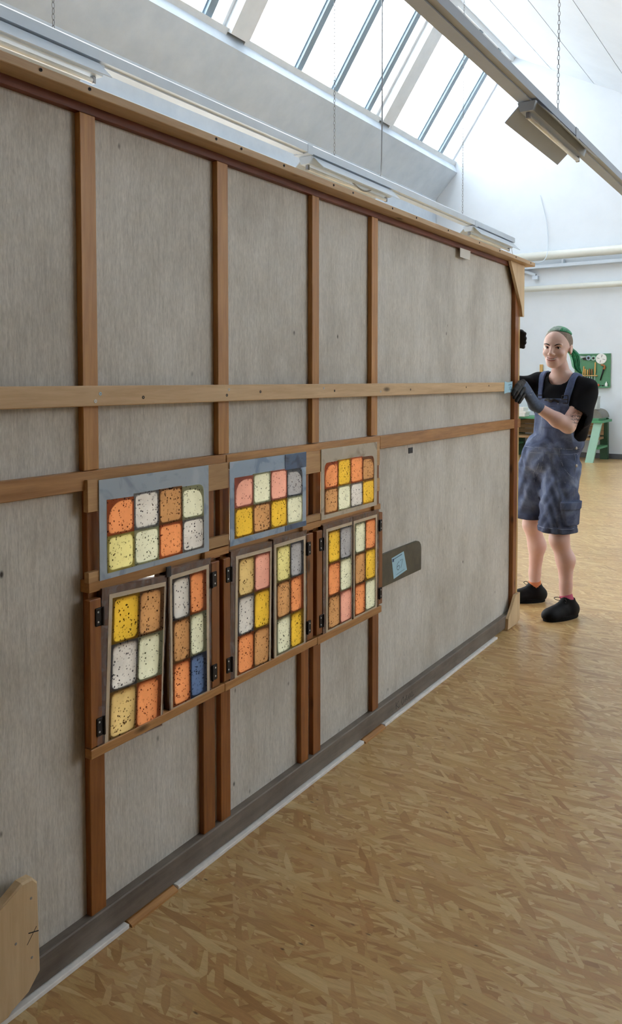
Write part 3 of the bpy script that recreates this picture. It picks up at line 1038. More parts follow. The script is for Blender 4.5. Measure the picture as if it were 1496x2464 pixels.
part('paper_tag', prism(bmesh.new(), [(3.513, 1.957), (3.632, 1.957), (3.640, 2.001), (3.511, 2.000)], 'X', -1.4585, -1.457), 'paper_white', label='small blank white paper tag')
part('dark_patch', bx(XC, -1.4765, 3.016, 3.056, 1.068, 1.092), 'ink_black')
bm = bmesh.new()
pt = part('paper_tag', prism(prism(bmesh.new(), [(4.082, 1.372), (4.128, 1.366), (4.128, 1.312), (4.076, 1.306)], 'X', -1.4365, -1.4355), [(4.128, 1.366), (4.205, 1.372), (4.207, 1.312), (4.128, 1.312)], 'X', -1.4368, -1.4358), 'paper_blue', label='folded pale blue paper tag at the slat end')
stroke([(4.14, 1.352), (4.19, 1.356)], 0.0014, 'ink_blue', 'label_print', pt, -1.4352)
stroke([(4.145, 1.326), (4.195, 1.328)], 0.0010, 'ink_blue', 'label_print', pt, -1.4352)
stroke(spline([(4.155, 1.345), (4.15, 1.336), (4.165, 1.334), (4.175, 1.345), (4.185, 1.336)], 4), 0.0010, 'ink_blue', 'label_print', pt, -1.4352)
# handwritten mark on the bottom rail
XS = -1.4515
for pts in ([(2.86, 0.058), (2.862, 0.028)], [(2.884, 0.055), (2.864, 0.042), (2.886, 0.026)], [(2.892, 0.028), (2.895, 0.029)],
            [(2.925, 0.058), (2.908, 0.045), (2.918, 0.026), (2.935, 0.036), (2.928, 0.058)], [(2.945, 0.03), (2.955, 0.056), (2.966, 0.03), (2.95, 0.04)], [(2.972, 0.05), (2.98, 0.03), (2.992, 0.05), (2.996, 0.032)], [(3.01, 0.052), (3.006, 0.03), (3.03, 0.034)]):
    stroke(pts, 0.0013, 'ink_black', 'handwriting', None, XS)

# strips the panel stands on
for k, (a, b, lab) in enumerate(((0.82, 1.368, 'white foam strip under the panel corner with the cross mark'), (1.545, 2.572, 'white foam strip under the panel below the coloured windows'), (2.742, 4.02, 'longest white foam strip under the blank end of the panel'))):
    bm = bx(-1.52, -1.438, a, b, 0, 0.012, 0.002)
    tag(obj('foam_strip', bm, 'foam_white'), lab, 'foam strip', 'foam strips under the panel')
for a, b, lab in ((1.372, 1.541, 'reddish wooden shim under the panel near the first batten'), (2.576, 2.738, 'reddish wooden shim under the panel near the handwritten mark')):
    tag(obj('wooden_shim', prism(bmesh.new(), [(-1.52, 0.0), (-1.434, 0.0), (-1.434, 0.006), (-1.45, 0.012), (-1.52, 0.012)], 'Y', a, b), 'bar_horizontal'), lab, 'shim', 'shims under the panel')

# ================================================================== things by the end wall
plain('green_board', (86, 140, 104), 0.6, var=0.05)
plain('green_light', (150, 190, 168), 0.55, var=0.03)
plain('green_mid', (78, 148, 104), 0.5, var=0.04)
plain('green_dark', (34, 74, 46), 0.5, var=0.06)
plain('stone_grey', (126, 124, 116), 0.6, var=0.06)
plain('cork', (196, 180, 160), 0.7)
plain('tin_grey', (176, 186, 186), 0.4)
plain('orange_clay', (190, 104, 66), 0.6)
plain('disc_blue', (150, 172, 188), 0.5)
YW = YE
tb = thing('tool_board', 'green wall board with a lower ledge and a rack, hung with hand tools', 'tool board', (-3.46, YW, 1.26))
obj('panel', bx(-0.30, 0.28, -0.025, 0.0, 0.0, 0.565, 0.003), 'green_board', tb)
obj('frame', box(box(box(bmesh.new(), -0.31, 0.29, -0.035, 0.0, 0.560, 0.58), -0.315, -0.30, -0.035, 0, 0, 0.58), 0.28, 0.295, -0.035, 0, 0, 0.58), 'green_board', tb)
obj('ledge', bx(-0.31, 0.29, -0.09, 0.0, -0.02, 0.005, 0.003), 'green_board', tb)
obj('rack', bx(-0.28, 0.085, -0.07, -0.025, 0.185, 0.200, 0.002), 'tool_wood', tb)
BX, BZ = -3.46, 1.26
# chisels and files standing in the rack
hs = [(-0.165, 0.16, 0.10, 0.13, 'chisel with a long slim honey handle in the board rack'), (-0.128, 0.115, 0.0, 0.10, 'chisel with a thick honey handle in the board rack'), (-0.087, 0.10, 0.0, 0.12, 'chisel with a narrow honey handle in the board rack'), (-0.050, 0.12, -0.03, 0.14, 'chisel with a capped brown handle in the board rack'), (-0.012, 0.115, 0.0, 0.12, 'chisel with a dark brown handle in the board rack'), (0.040, 0.23, 0.02, 0.11, 'tall yellow-handled file in the board rack')]
wood('tool_wood_brown', (128, 80, 44), (166, 110, 64), 'Z', 0.4, False)
for i, (dx, hh_, lean, bl, lab) in enumerate(hs):
    c = thing('chisel' if i < 5 else 'file', lab, 'chisel' if i < 5 else 'file', (BX + dx, YW - 0.049, BZ + 0.2), 0, 'hand tools in the rack')
    c.rotation_euler = (0, lean, 0)
    r_ = 0.011 if i not in (0, 5) else 0.012
    obj('handle', lathe(bmesh.new(), [(r_ * 0.6, 0.0), (r_ * 0.9, 0.02), (r_ * 1.1, hh_ * 0.4), (r_, hh_ * 0.8), (r_ * 1.1, hh_ * 0.92), (r_ * 0.5, hh_)], 10), 'tool_wood' if i in (0, 1, 2, 5) else 'tool_wood_brown', c, True)
    obj('ferrule', lathe(bmesh.new(), [(0.008, -0.02), (0.008, 0.004)], 10), 'steel', c, True)
    obj('blade', bx(-0.005, 0.005, -0.0015, 0.0015, -bl, -0.018), 'steel', c)
# discs
def disc(dx, dz, r_, mat, lab, spokes):
    d = thing('wheel_disc', lab, 'disc', (BX + dx, YW - 0.0255, BZ + dz), 0, 'round discs on the tool board')
    obj('rim', lathe(bmesh.new(), [(r_ * 0.92, -0.022), (r_, -0.018), (r_, 0.0), (r_ * 0.9, 0.0)], 28, (0, 0, 0), 'Y'), mat, d)
    if spokes:
        for a in range(4):
            q = a * math.pi / 2 + 0.25
            b = bx(-0.003, 0.003, -0.025, -0.0215, r_ * 0.3, r_ * 0.78)
            bmesh.ops.rotate(b, verts=b.verts, cent=(0, 0, 0), matrix=Matrix.Rotation(q, 3, 'Y'))
            obj('slot', b, 'dark_iron', d)
    else:
        obj('hub', lathe(bmesh.new(), [(r_ * 0.45, -0.028), (r_ * 0.5, -0.018)], 20, (0, 0, 0), 'Y'), 'dark_iron', d)
    return d
disc(-0.075, 0.505, 0.044, 'disc_blue', 'small pale blue disc on the tool board beside the saw', False)
disc(0.010, 0.500, 0.044, 'green_light', 'small pale green disc on the tool board beside the white one', False)
disc(0.140, 0.488, 0.092, 'paper_white', 'large white disc with four dark slots on the tool board', True)
# saw top left
s = thing('hand_saw', 'small hand saw with pale blade at the top of the tool board', 'saw', (BX - 0.2, YW - 0.03, BZ + 0.50), 0)
obj('blade', prism(bmesh.new(), [(-0.07, -0.02), (0.10, 0.03), (-0.07, 0.05)], 'Y', -0.006, 0.0), 'tin_grey', s)
obj('handle', prism(bmesh.new(), rrect(0.03, 0.10, -0.03, 0.01, (0.01,) * 4, 5), 'Y', -0.015, 0.0), 'dark_iron', s)
# hammer
h = thing('brace_drill', 'dark cranked hand tool hanging below the white disc', 'hand tool', (BX + 0.16, YW - 0.03, BZ + 0.30))
obj('handle', tube(bmesh.new(), [(0.03, -0.015, 0.02), (-0.03, -0.015, -0.19)], [0.013, 0.009], 10), 'dark_iron', h, True)
obj('head', tube(bmesh.new(), spline([(-0.02, -0.018, 0.08), (0.03, -0.018, 0.07), (0.045, -0.018, 0.04), (0.025, -0.018, 0.005)], 5), [0.012 + 0.0006 * i for i in range(16)], 10), 'tool_wood_brown', h, True)
# things on the ledge
zl = BZ + 0.006
o = obj('clay_pot', lathe(bmesh.new(), [(0.018, 0), (0.026, 0.012), (0.024, 0.032), (0.016, 0.044), (0.012, 0.044)], 14), 'orange_clay', None, True); o.location = (BX + 0.10, YW - 0.055, zl)
tag(o, 'small orange clay pot on the tool board ledge', 'pot')
o = obj('ink_tin', lathe(bmesh.new(), [(0.018, 0), (0.018, 0.018), (0.012, 0.022)], 14), 'dark_iron', None, True); o.location = (BX + 0.175, YW - 0.055, zl)
tag(o, 'small black tin on the tool board ledge', 'tin')
b = thing('glue_bottle', 'small white bottle with a nozzle on the tool board ledge', 'bottle', (BX + 0.235, YW - 0.055, zl))
obj('bottle', lathe(bmesh.new(), [(0.020, 0), (0.022, 0.01), (0.022, 0.045), (0.012, 0.058)], 14), 'paper_white', b, True)
obj('nozzle', lathe(bmesh.new(), [(0.010, 0.058), (0.010, 0.066), (0.003, 0.085)], 12), 'paper_white', b, True)

# green trestle bench under the board
bn = thing('trestle_bench', 'green painted trestle bench with slanted legs and a plank shelf, against the end wall', 'bench', (-3.98, 13.75, 0))
YF, YK = -0.23, 0.55            # front and back (local)
for sx in (-1, 1):
    x0 = 0.62 if sx > 0 else -0.86
    # slanted front leg
    bm = prism(bmesh.new(), [(YF - 0.02, 0.0), (YF + 0.04, 0.0), (YF + 0.20, 0.68), (YF + 0.14, 0.68)], 'X', x0, x0 + 0.13)
    for v in bm.verts:
        v.co.x += 0.10 * v.co.z / 0.68 * (1 if sx > 0 else -1)
    obj('leg', bm, 'green_light', bn)
    bm = prism(bmesh.new(), [(YK - 0.06, 0.0), (YK + 0.04, 0.0), (YK + 0.0, 0.72), (YK - 0.10, 0.72)], 'X', x0 + 0.07, x0 + 0.20)
    obj('leg', bm, 'green_dark', bn)
    obj('stretcher', bx(x0 + 0.07, x0 + 0.20, YF + 0.08, YK - 0.03, 0.22, 0.255), 'green_mid', bn)
    obj('cross_piece', bx(x0 + 0.06, x0 + 0.25, YF + 0.10, YK, 0.66, 0.70), 'green_mid', bn)
obj('shelf', bx(-0.80, 0.76, YF + 0.16, YK - 0.1, 0.36, 0.40, 0.003), 'bench_wood', bn)
for i in range(3):
    obj('back_plank', bx(-0.80, 0.76, YK - 0.12, YK - 0.10, 0.42 + 0.085 * i, 0.50 + 0.085 * i, 0.003), 'bench_wood', bn)
obj('top', bx(-0.88, 0.80, YF + 0.12, YK, 0.70, 0.735, 0.003), 'green_mid', bn)
bm = prism(bmesh.new(), [(0.68, 0.735)] + [(0.68 + 0.15 * math.cos(a), 0.735 + 0.15 * math.sin(a)) for a in np.linspace(math.pi / 2 + 0.2, 0, 8)], 'Y', YF + 0.2, YK - 0.02)
obj('curved_end', bm, 'stone_grey', bn, False, 'grey rounded end block')
gb_ = thing('green_block', 'upright green wooden block on the bench end', 'block', (-3.41, 13.72, 0.7365))
obj('body', prism(bmesh.new(), [(-0.07, 0.0), (0.05, 0.0), (0.05, 0.26), (-0.07, 0.26)], 'Y', -0.10, 0.10), 'green_mid', gb_)
obj('cap', bx(-0.075, 0.055, -0.105, 0.105, 0.26, 0.275, 0.003), 'paper_white', gb_)
tag(obj('tin_box', box(bx(-3.27, -3.21, 13.66, 13.86, 0.885, 1.10, 0.004), -3.275, -3.205, 13.655, 13.865, 1.075, 1.105, 0.002), 'tin_grey'), 'tall grey tin with a lid on the rounded bench end', 'tin')
# boxes and papers on the far end of the bench
for i, (z0_, z1_, dx) in enumerate(((0.736, 0.79, 0.0), (0.791, 0.83, 0.02), (0.831, 0.90, -0.02))):
    tag(obj('paper_stack', bx(-4.70 + dx, -4.42 + dx, 13.60, 13.86, z0_, z1_, 0.004), 'paper_white'), ('lowest white paper stack on the bench behind the panel end', 'thin white paper stack lying between two others on the bench', 'topmost white paper stack on the bench behind the panel end')[i], 'papers', 'paper stacks on the bench')
# tools lying on the shelf
for i in range(5):
    x_ = -3.62 + 0.09 * i
    o = obj('tool_block', bx(-0.03, 0.03, -0.05, 0.05, 0.0, 0.03 + 0.008 * (i % 3), 0.006), 'dark_iron' if i % 2 else 'cork')
    o.location = (x_, 13.86, 0.401)
    tag(o, ('small pale block lying on the plank shelf of the bench' if i % 2 == 0 else 'small dark block lying on the plank shelf of the bench'), 'block', 'pale blocks on the shelf' if i % 2 == 0 else 'dark blocks on the shelf')
tag(obj('wooden_lath', bx(-4.40, -4.345, 14.36, 14.395, 0.9, 1.66, 0.003), 'tool_wood'), 'narrow wooden lath standing against the wall behind the person', 'lath')

# ================================================================== the person (implicit surfaces -> meshes)
class Field:
    """signed distance sampled on a grid; shapes are blended in with a smooth union"""
    def __init__(self, lo, hi, h):
        self.lo = np.array(lo, float)
        self.h = h
        self.n = np.ceil((np.array(hi) - self.lo) / h).astype(int) + 1
        self.d = np.full(self.n, 9.0, np.float32)

    def sub(self, lo, hi):
        i0 = np.clip(np.floor((np.array(lo) - self.lo) / self.h).astype(int), 0, self.n - 1)
        i1 = np.clip(np.ceil((np.array(hi) - self.lo) / self.h).astype(int) + 1, 1, self.n)
        if np.any(i1 <= i0):
            return None
        ax = [self.lo[k] + self.h * np.arange(i0[k], i1[k]) for k in range(3)]
        G = np.meshgrid(*ax, indexing='ij')
        return tuple(slice(i0[k], i1[k]) for k in range(3)), np.stack(G, -1).astype(np.float32)

    def add(self, fn, lo, hi, k=0.02, op='u', pad=0.05):
        r = self.sub(np.array(lo) - pad, np.array(hi) + pad)
        if r is None:
            return
        sl, P = r
        b = fn(P)
        a = self.d[sl]
        if op == 'u':
            if k > 0:
                hh = np.clip(0.5 + 0.5 * (b - a) / k, 0, 1)
                self.d[sl] = b * (1 - hh) + a * hh - k * hh * (1 - hh)
            else:
                self.d[sl] = np.minimum(a, b)
        elif op == 's':          # subtract
            b = -b
            if k > 0:
                hh = np.clip(0.5 - 0.5 * (b - a) / k, 0, 1)
                self.d[sl] = b * (1 - hh) + a * hh + k * hh * (1 - hh)
            else:
                self.d[sl] = np.maximum(a, b)

    def cone(self, a, b, ra, rb, k=0.02, op='u'):
        a = np.array(a, np.float32); b = np.array(b, np.float32)

        def fn(P):
            ab = b - a
            t = np.clip(((P - a) @ ab) / float(ab @ ab), 0, 1)
            q = P - (a + t[..., None] * ab)
            return np.linalg.norm(q, axis=-1) - (ra + (rb - ra) * t)
        r = max(ra, rb)
        self.add(fn, np.minimum(a, b) - r, np.maximum(a, b) + r, k, op)

    def ell(self, c, rad, axes=None, k=0.02, op='u'):
        c = np.array(c, np.float32); rad = np.array(rad, np.float32)
        A = np.eye(3, dtype=np.float32) if axes is None else np.array(axes, np.float32)

        def fn(P):
            q = (P - c) @ A.T
            k0 = np.linalg.norm(q / rad, axis=-1)
            k1 = np.linalg.norm(q / (rad * rad), axis=-1) + 1e-6
            return k0 * (k0 - 1.0) / k1
        r = float(rad.max())
        self.add(fn, c - r, c + r, k, op)

    def points(self):
        ax = [self.lo[k] + self.h * np.arange(self.n[k]) for k in range(3)]
        return np.stack(np.meshgrid(*ax, indexing='ij'), -1).astype(np.float32)

    def mesh(self, smooth=1):
        d = self.d
        s = d < 0
        n = np.array(s.shape)
        c = np.zeros(n - 1, np.int8)
        for i in (0, 1):
            for j in (0, 1):
                for k in (0, 1):
                    c += s[i:n[0] - 1 + i, j:n[1] - 1 + j, k:n[2] - 1 + k]
        act = np.argwhere((c > 0) & (c < 8))
        idx = np.full(n - 1, -1, np.int64)
        idx[tuple(act.T)] = np.arange(len(act))
        acc = np.zeros((len(act), 3)); cnt = np.zeros(len(act))
        corners = [(i, j, k) for i in (0, 1) for j in (0, 1) for k in (0, 1)]
        for a in corners:
            for ax in range(3):
                if a[ax] == 1:
                    continue
                b = list(a); b[ax] = 1
                va = d[tuple((act + a).T)]; vb = d[tuple((act + b).T)]
                m = (va < 0) != (vb < 0)
                t = np.where(m, va / np.where(va - vb == 0, 1, va - vb), 0)
                p = np.repeat(np.array([a], float), len(act), 0)
                p[:, ax] += t
                acc[m] += p[m]; cnt[m] += 1
        V = (act + acc / np.maximum(cnt, 1)[:, None]) * self.h + self.lo
        quads = []
        for ax in range(3):
            u, v = [(1, 2), (2, 0), (0, 1)][ax]
            sl0 = [slice(None)] * 3; sl1 = [slice(None)] * 3
            sl0[ax] = slice(0, n[ax] - 1); sl1[ax] = slice(1, n[ax])
            sl0, sl1 = tuple(sl0), tuple(sl1)
            ch = s[sl0] != s[sl1]
            e = np.argwhere(ch)
            e = e[(e[:, u] > 0) & (e[:, v] > 0) & (e[:, u] < n[u] - 1) & (e[:, v] < n[v] - 1)]
            inside = s[tuple(e.T)]
            def off(du, dv):
                q = e.copy(); q[:, u] -= du; q[:, v] -= dv
                return idx[tuple(q.T)]
            Q = np.stack([off(1, 1), off(0, 1), off(0, 0), off(1, 0)], 1)
            Q[~inside] = Q[~inside][:, ::-1]
            quads.append(Q)
        Q = np.concatenate(quads)
        Q = Q[(Q >= 0).all(1)]
        for _ in range(smooth):
            sm_ = np.zeros_like(V); ct = np.zeros(len(V))
            for i in range(4):
                a, b = Q[:, i], Q[:, (i + 1) % 4]
                np.add.at(sm_, a, V[b]); np.add.at(ct, a, 1)
                np.add.at(sm_, b, V[a]); np.add.at(ct, b, 1)
            V = V * 0.5 + 0.5 * sm_ / np.maximum(ct, 1)[:, None]
        return V, Q


def sdf_obj(name, fields, mat, parent, label=None, smooth=1):
    VV, QQ = [], []
    off = 0
    for f in (fields if isinstance(fields, list) else [fields]):
        V, Q = f.mesh(smooth)
        VV.append(V); QQ.append(Q + off); off += len(V)
    V = np.concatenate(VV); Q = np.concatenate(QQ)
    me = bpy.data.meshes.new(name)
    me.vertices.add(len(V)); me.vertices.foreach_set('co', V.astype(np.float32).ravel())
    me.loops.add(Q.size); me.loops.foreach_set('vertex_index', Q.astype(np.int32).ravel())
    me.polygons.add(len(Q))
    me.polygons.foreach_set('loop_start', np.arange(0, Q.size, 4, dtype=np.int32))
    me.polygons.foreach_set('loop_total', np.full(len(Q), 4, np.int32))
    me.update(calc_edges=True)
    me.polygons.foreach_set('use_smooth', [True] * len(Q))
    me.materials.append(M[mat])
    o = bpy.data.objects.new(name, me)
    COL.objects.link(o)
    o.parent = parent
    if label:
        o['label'] = label
    return o


# ---- materials
t = newmat('skin')
v = t.coords()
nz = t.noise(v, 9, 4, 0.6)
col = t.ramp(nz, [(0.3, lin(226, 186, 172)), (0.7, lin(240, 208, 196))])
# pinker knees, cheeks, nose come from soft patches
sxyz = t.n('SeparateXYZ'); t.l(v, sxyz.inputs[0])
legm = t.ramp(sxyz.outputs['Z'], [(0.0, (1, 1, 1, 1)), (0.55, (0.6, 0.6, 0.6, 1)), (0.75, (0, 0, 0, 1))])
col = t.mix(t.math('MULTIPLY', legm, 0.45), col, lin(216, 160, 148))
# tattoo lines on the upper arm
dst = t.n('VectorMath', operation='DISTANCE'); dst.inputs[1].default_value = (0.115, -0.165, 1.155)
t.l(v, dst.inputs[0])
am = t.ramp(dst.outputs['Value'], [(0.034, (1, 1, 1, 1)), (0.050, (0, 0, 0, 1))])
wv = t.n('TexWave', wave_type='RINGS', rings_direction='Y'); wv.inputs['Scale'].default_value = 16; wv.inputs['Distortion'].default_value = 6; wv.inputs['Detail'].default_value = 1; wv.inputs['Detail Scale'].default_value = 9
t.l(v, wv.inputs['Vector'])
wl = t.ramp(wv.outputs['Fac'], [(0.30, (1, 1, 1, 1)), (0.42, (0, 0, 0, 1))])
col = t.mix(t.math('MULTIPLY', t.mix(1.0, am, wl, 'MULTIPLY'), 0.8), col, lin(62, 52, 66))
p = t.bsdf(col, 0.45, nz, 0.05, 0.001, 0.4)
p.inputs['Subsurface Weight'].default_value = 0.12
p.inputs['Subsurface Radius'].default_value = (0.02, 0.008, 0.005)
p.inputs['Subsurface Scale'].default_value = 0.5

t = newmat('denim')
v = t.coords()
nz = t.noise(v, 7, 5, 0.6, 0.5)
fn_ = t.noise(t.coords((1, 1, 0.4)), 120, 3, 0.7)
col = t.ramp(nz, [(0.30, lin(62, 70, 94)), (0.5, lin(94, 106, 136)), (0.72, lin(144, 156, 182))])
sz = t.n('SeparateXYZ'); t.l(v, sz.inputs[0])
low = t.ramp(sz.outputs['Z'], [(0.50, (1, 1, 1, 1)), (0.76, (0, 0, 0, 1))])  # darker legs: partly the dye, partly shade put into the colour
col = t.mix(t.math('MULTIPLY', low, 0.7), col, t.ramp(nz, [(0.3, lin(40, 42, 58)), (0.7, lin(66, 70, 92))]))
col = t.mix(0.6, col, t.ramp(fn_, [(0.3, (0.8, 0.8, 0.8, 1)), (0.7, (1.15, 1.15, 1.15, 1))]), 'MULTIPLY')
vo = t.n('TexVoronoi'); vo.inputs['Scale'].default_value = 26; t.l(v, vo.inputs['Vector'])
pm = t.ramp(vo.outputs['Distance'], [(0.05, (1, 1, 1, 1)), (0.09, (0, 0, 0, 1))])
pk = t.ramp(t.noise(v, 10, 2, 0.5), [(0.54, (0, 0, 0, 1)), (0.6, (1, 1, 1, 1))])
col = t.mix(t.math('MULTIPLY', t.mix(1.0, pm, pk, 'MULTIPLY'), 0.8), col, lin(196, 196, 200))
t.bsdf(col, 0.85, fn_, 0.3, 0.001, 0.2)
plain('denim_strap', (86, 102, 140), 0.8, var=0.1, scale=60)
plain('stitch', (150, 160, 184), 0.8)
plain('black_jersey', (16, 17, 22), 0.85, spec=0.2, var=0.1, scale=20)
plain('shoe_black', (10, 10, 12), 0.6, spec=0.2, var=0.1, scale=30)
plain('shoe_sole', (7, 7, 8), 0.7, spec=0.2)
plain('sock_orange', (214, 130, 86), 0.9)
plain('sock_pink', (190, 84, 110), 0.9)
plain('glove_grey', (84, 100, 126), 0.8, var=0.12, scale=80)
plain('glove_black', (16, 16, 20), 0.6, var=0.1, scale=60)
plain('glove_print', (160, 166, 176), 0.7)
t = newmat('hair_green')
nz = t.noise(t.coords((1, 1, 1)), 40, 5, 0.7)
t.bsdf(t.ramp(nz, [(0.3, lin(10, 92, 56)), (0.55, lin(22, 146, 90)), (0.75, lin(70, 184, 132))]), 0.4)
t = newmat('hair_pale')
nz = t.noise(t.coords((1, 1, 1)), 60, 5, 0.7)
t.bsdf(t.ramp(nz, [(0.3, lin(96, 128, 112)), (0.7, lin(176, 196, 184))]), 0.45)
t = newmat('hair_buzzed')
nz = t.noise(t.coords(), 160, 3, 0.7)
t.bsdf(t.ramp(nz, [(0.3, lin(108, 94, 82)), (0.7, lin(158, 140, 124))]), 0.8)
plain('brow_brown', (44, 28, 24), 0.8)
plain('eye_white', (226, 218, 212), 0.25)
plain('eye_iris', (34, 22, 18), 0.2)
plain('lip', (186, 104, 100), 0.4)
plain('teeth', (226, 216, 204), 0.35)
plain('button_brass', (176, 172, 164), 0.35, metallic=0.7)

PO = (-1.38, 4.68, 0)
person = thing('person', 'person with green ponytail in denim dungaree shorts and black t-shirt gripping the panel end', 'person', PO, YAW)
cY, sY = math.cos(YAW), math.sin(YAW)


def w2l(p):
    x, y = p[0] - PO[0], p[1] - PO[1]
    return (x * cY + y * sY, -x * sY + y * cY, p[2])


unit = lambda a: np.array(a, float) / np.linalg.norm(a)
# head frame: S = the person's left, F = face forward, U = up
Fh = unit((-0.575, -0.818, -0.02))
Uh = unit(np.array((0.075, 0.0, 1.0)) - Fh * np.dot((0.075, 0.0, 1.0), Fh))
Sh = np.cross(Uh, Fh) * -1
if Sh[0] < 0:
    Sh = -Sh
HC = np.array((0.036, -0.045, 1.566))
HS = 1.04


def hp(s, f, u):
    return HC + HS * (s * Sh + f * Fh + u * Uh)


HA = np.stack([Sh, Fh, Uh])
# torso frame: A = the person's left, T = chest forward
At = unit((0.74, -0.66, 0))
Tt = unit((-0.66, -0.74, 0))
TC = np.array((0.075, 0.005, 0.0))


def tp(a, f, z):
    q = TC + a * At + f * Tt
    return np.array((q[0], q[1], z))


TA = np.stack([At, Tt, np.array((0, 0, 1.0))])

# ---------------- head, neck
hd = Field((-0.13, -0.22, 1.36), (0.21, 0.12, 1.73), 0.0026)


def E(f, c, r, k=0.02, op='u'):
    f.ell(hp(*c), np.array(r) * HS, HA, k, op)


E(hd, (0, -0.012, 0.034), (0.073, 0.095, 0.077), 0.02)
E(hd, (0, 0.022, 0.010), (0.064, 0.072, 0.083), 0.02)
E(hd, (0, 0.034, -0.052), (0.042, 0.053, 0.056), 0.03)
E(hd, (0, 0.068, -0.093), (0.017, 0.016, 0.015), 0.03)
for s in (-1, 1):
    E(hd, (s * 0.039, 0.062, -0.031), (0.020, 0.019, 0.017), 0.02)          # cheeks, lifted by the smile
    E(hd, (s * 0.030, 0.080, 0.017), (0.022, 0.009, 0.006), 0.012)          # brow ridge
    E(hd, (s * 0.031, 0.096, 0.001), (0.015, 0.013, 0.0085), 0.010, 's')    # eye socket
    hd.cone(hp(s * 0.043, 0.016, -0.054), hp(s * 0.018, 0.060, -0.086), 0.013, 0.012, 0.03)   # jaw line
hd.cone(hp(0, 0.088, 0.008), hp(0, 0.107, -0.030), 0.0075, 0.0105, 0.010)
E(hd, (0, 0.108, -0.034), (0.012, 0.011, 0.009), 0.008)
for s in (-1, 1):
    E(hd, (s * 0.012, 0.097, -0.037), (0.008, 0.010, 0.007), 0.006)
# mouth furrow and lips mound
E(hd, (0, 0.080, -0.066), (0.030, 0.016, 0.013), 0.014)
# ears
for s in (-1, 1):
    ax = np.stack([Sh, unit(Fh + 0.25 * Uh), Uh])
    hd.ell(hp(s * 0.075, -0.008, -0.006), np.array((0.008, 0.016, 0.027)) * HS, ax, 0.006)
    hd.ell(hp(s * 0.084, -0.004, -0.002), np.array((0.006, 0.009, 0.015)) * HS, ax, 0.005, 's')
NB = np.array((0.085, 0.005, 1.385))
hd.cone(hp(0, -0.024, -0.060), NB, 0.045, 0.053, 0.025)
hd_all = hd.d.copy()


def hd_val(p):
    q = (np.array(p) - hd.lo) / hd.h
    i = np.clip(np.round(q).astype(int), 0, hd.n - 1)
    return hd.d[tuple(i)]


def face_pt(s, u, lift=0.0):
    f = 0.15
    while f > 0 and hd_val(hp(s, f, u)) > 0:
        f -= 0.001
    return hp(s, f + lift, u)


# ---------------- body below the neck: torso core, arms, legs
E_SH_L, E_EL_L, E_WR_L = np.array((0.190, -0.085, 1.325)), np.array((0.070, -0.150, 1.115)), np.array((-0.128, -0.165, 1.236))
E_SH_R, E_EL_R, E_WR_R = np.array((-0.030, 0.110, 1.350)), np.array((-0.260, 0.060, 1.345)), np.array((-0.262, -0.115, 1.50))
KN_L, AN_L = np.array((0.040, -0.115, 0.46)), np.array((0.078, -0.125, 0.085))
KN_R, AN_R = np.array((-0.044, 0.150, 0.50)), np.array((-0.012, 0.195, 0.085))
bd = Field((-0.33, -0.25, 0.03), (0.28, 0.30, 1.44), 0.0046)
bd.ell(tp(0, 0, 1.22), (0.125, 0.08, 0.16), TA, 0.03)
bd.ell(tp(-0.02, 0, 1.02), (0.10, 0.08, 0.15), TA, 0.04)
bd.ell((0.015, 0.02, 0.90), (0.11, 0.09, 0.12), None, 0.04)
bd.cone(hp(0, -0.024, -0.075), NB, 0.046, 0.054, 0.02)
bd.cone(NB, E_SH_L, 0.052, 0.045, 0.03)
bd.cone(NB, E_SH_R, 0.052, 0.045, 0.03)
bd.cone(E_SH_L, E_EL_L, 0.050, 0.041, 0.02)
mid = E_EL_L * 0.68 + E_WR_L * 0.32 + np.array((0, 0, -0.004))
bd.cone(E_EL_L, mid, 0.0405, 0.042, 0.02)
bd.cone(mid, E_WR_L, 0.041, 0.0265, 0.02)
bd.cone(E_SH_R, E_EL_R, 0.050, 0.041, 0.02)
bd.cone(E_EL_R, E_WR_R, 0.040, 0.027, 0.02)
for hip, kn, an, out in ((np.array((0.085, -0.045, 0.88)), KN_L, AN_L, np.array((0.042, 0.012, 0.0))), (np.array((-0.04, 0.075, 0.88)), KN_R, AN_R, np.array((0.040, 0.0, 0.0)))):
    bd.cone(hip, kn, 0.070, 0.056, 0.03)
    bd.ell(kn + np.array((-0.014, -0.012, -0.005)), (0.040, 0.040, 0.046), None, 0.02)
    ca = kn * 0.66 + an * 0.34 + out * 0.62
    bd.cone(kn - np.array((0, 0, 0.02)), ca, 0.050, 0.052, 0.03)
    bd.cone(ca, an + np.array((0, 0, 0.09)), 0.049, 0.034, 0.03)
    bd.cone(an + np.array((0, 0, 0.10)), an - np.array((0, 0, 0.03)), 0.033, 0.035, 0.02)
body = sdf_obj('body', [hd, bd], 'skin', person, 'fair skinned body with a tattoo on the upper arm')

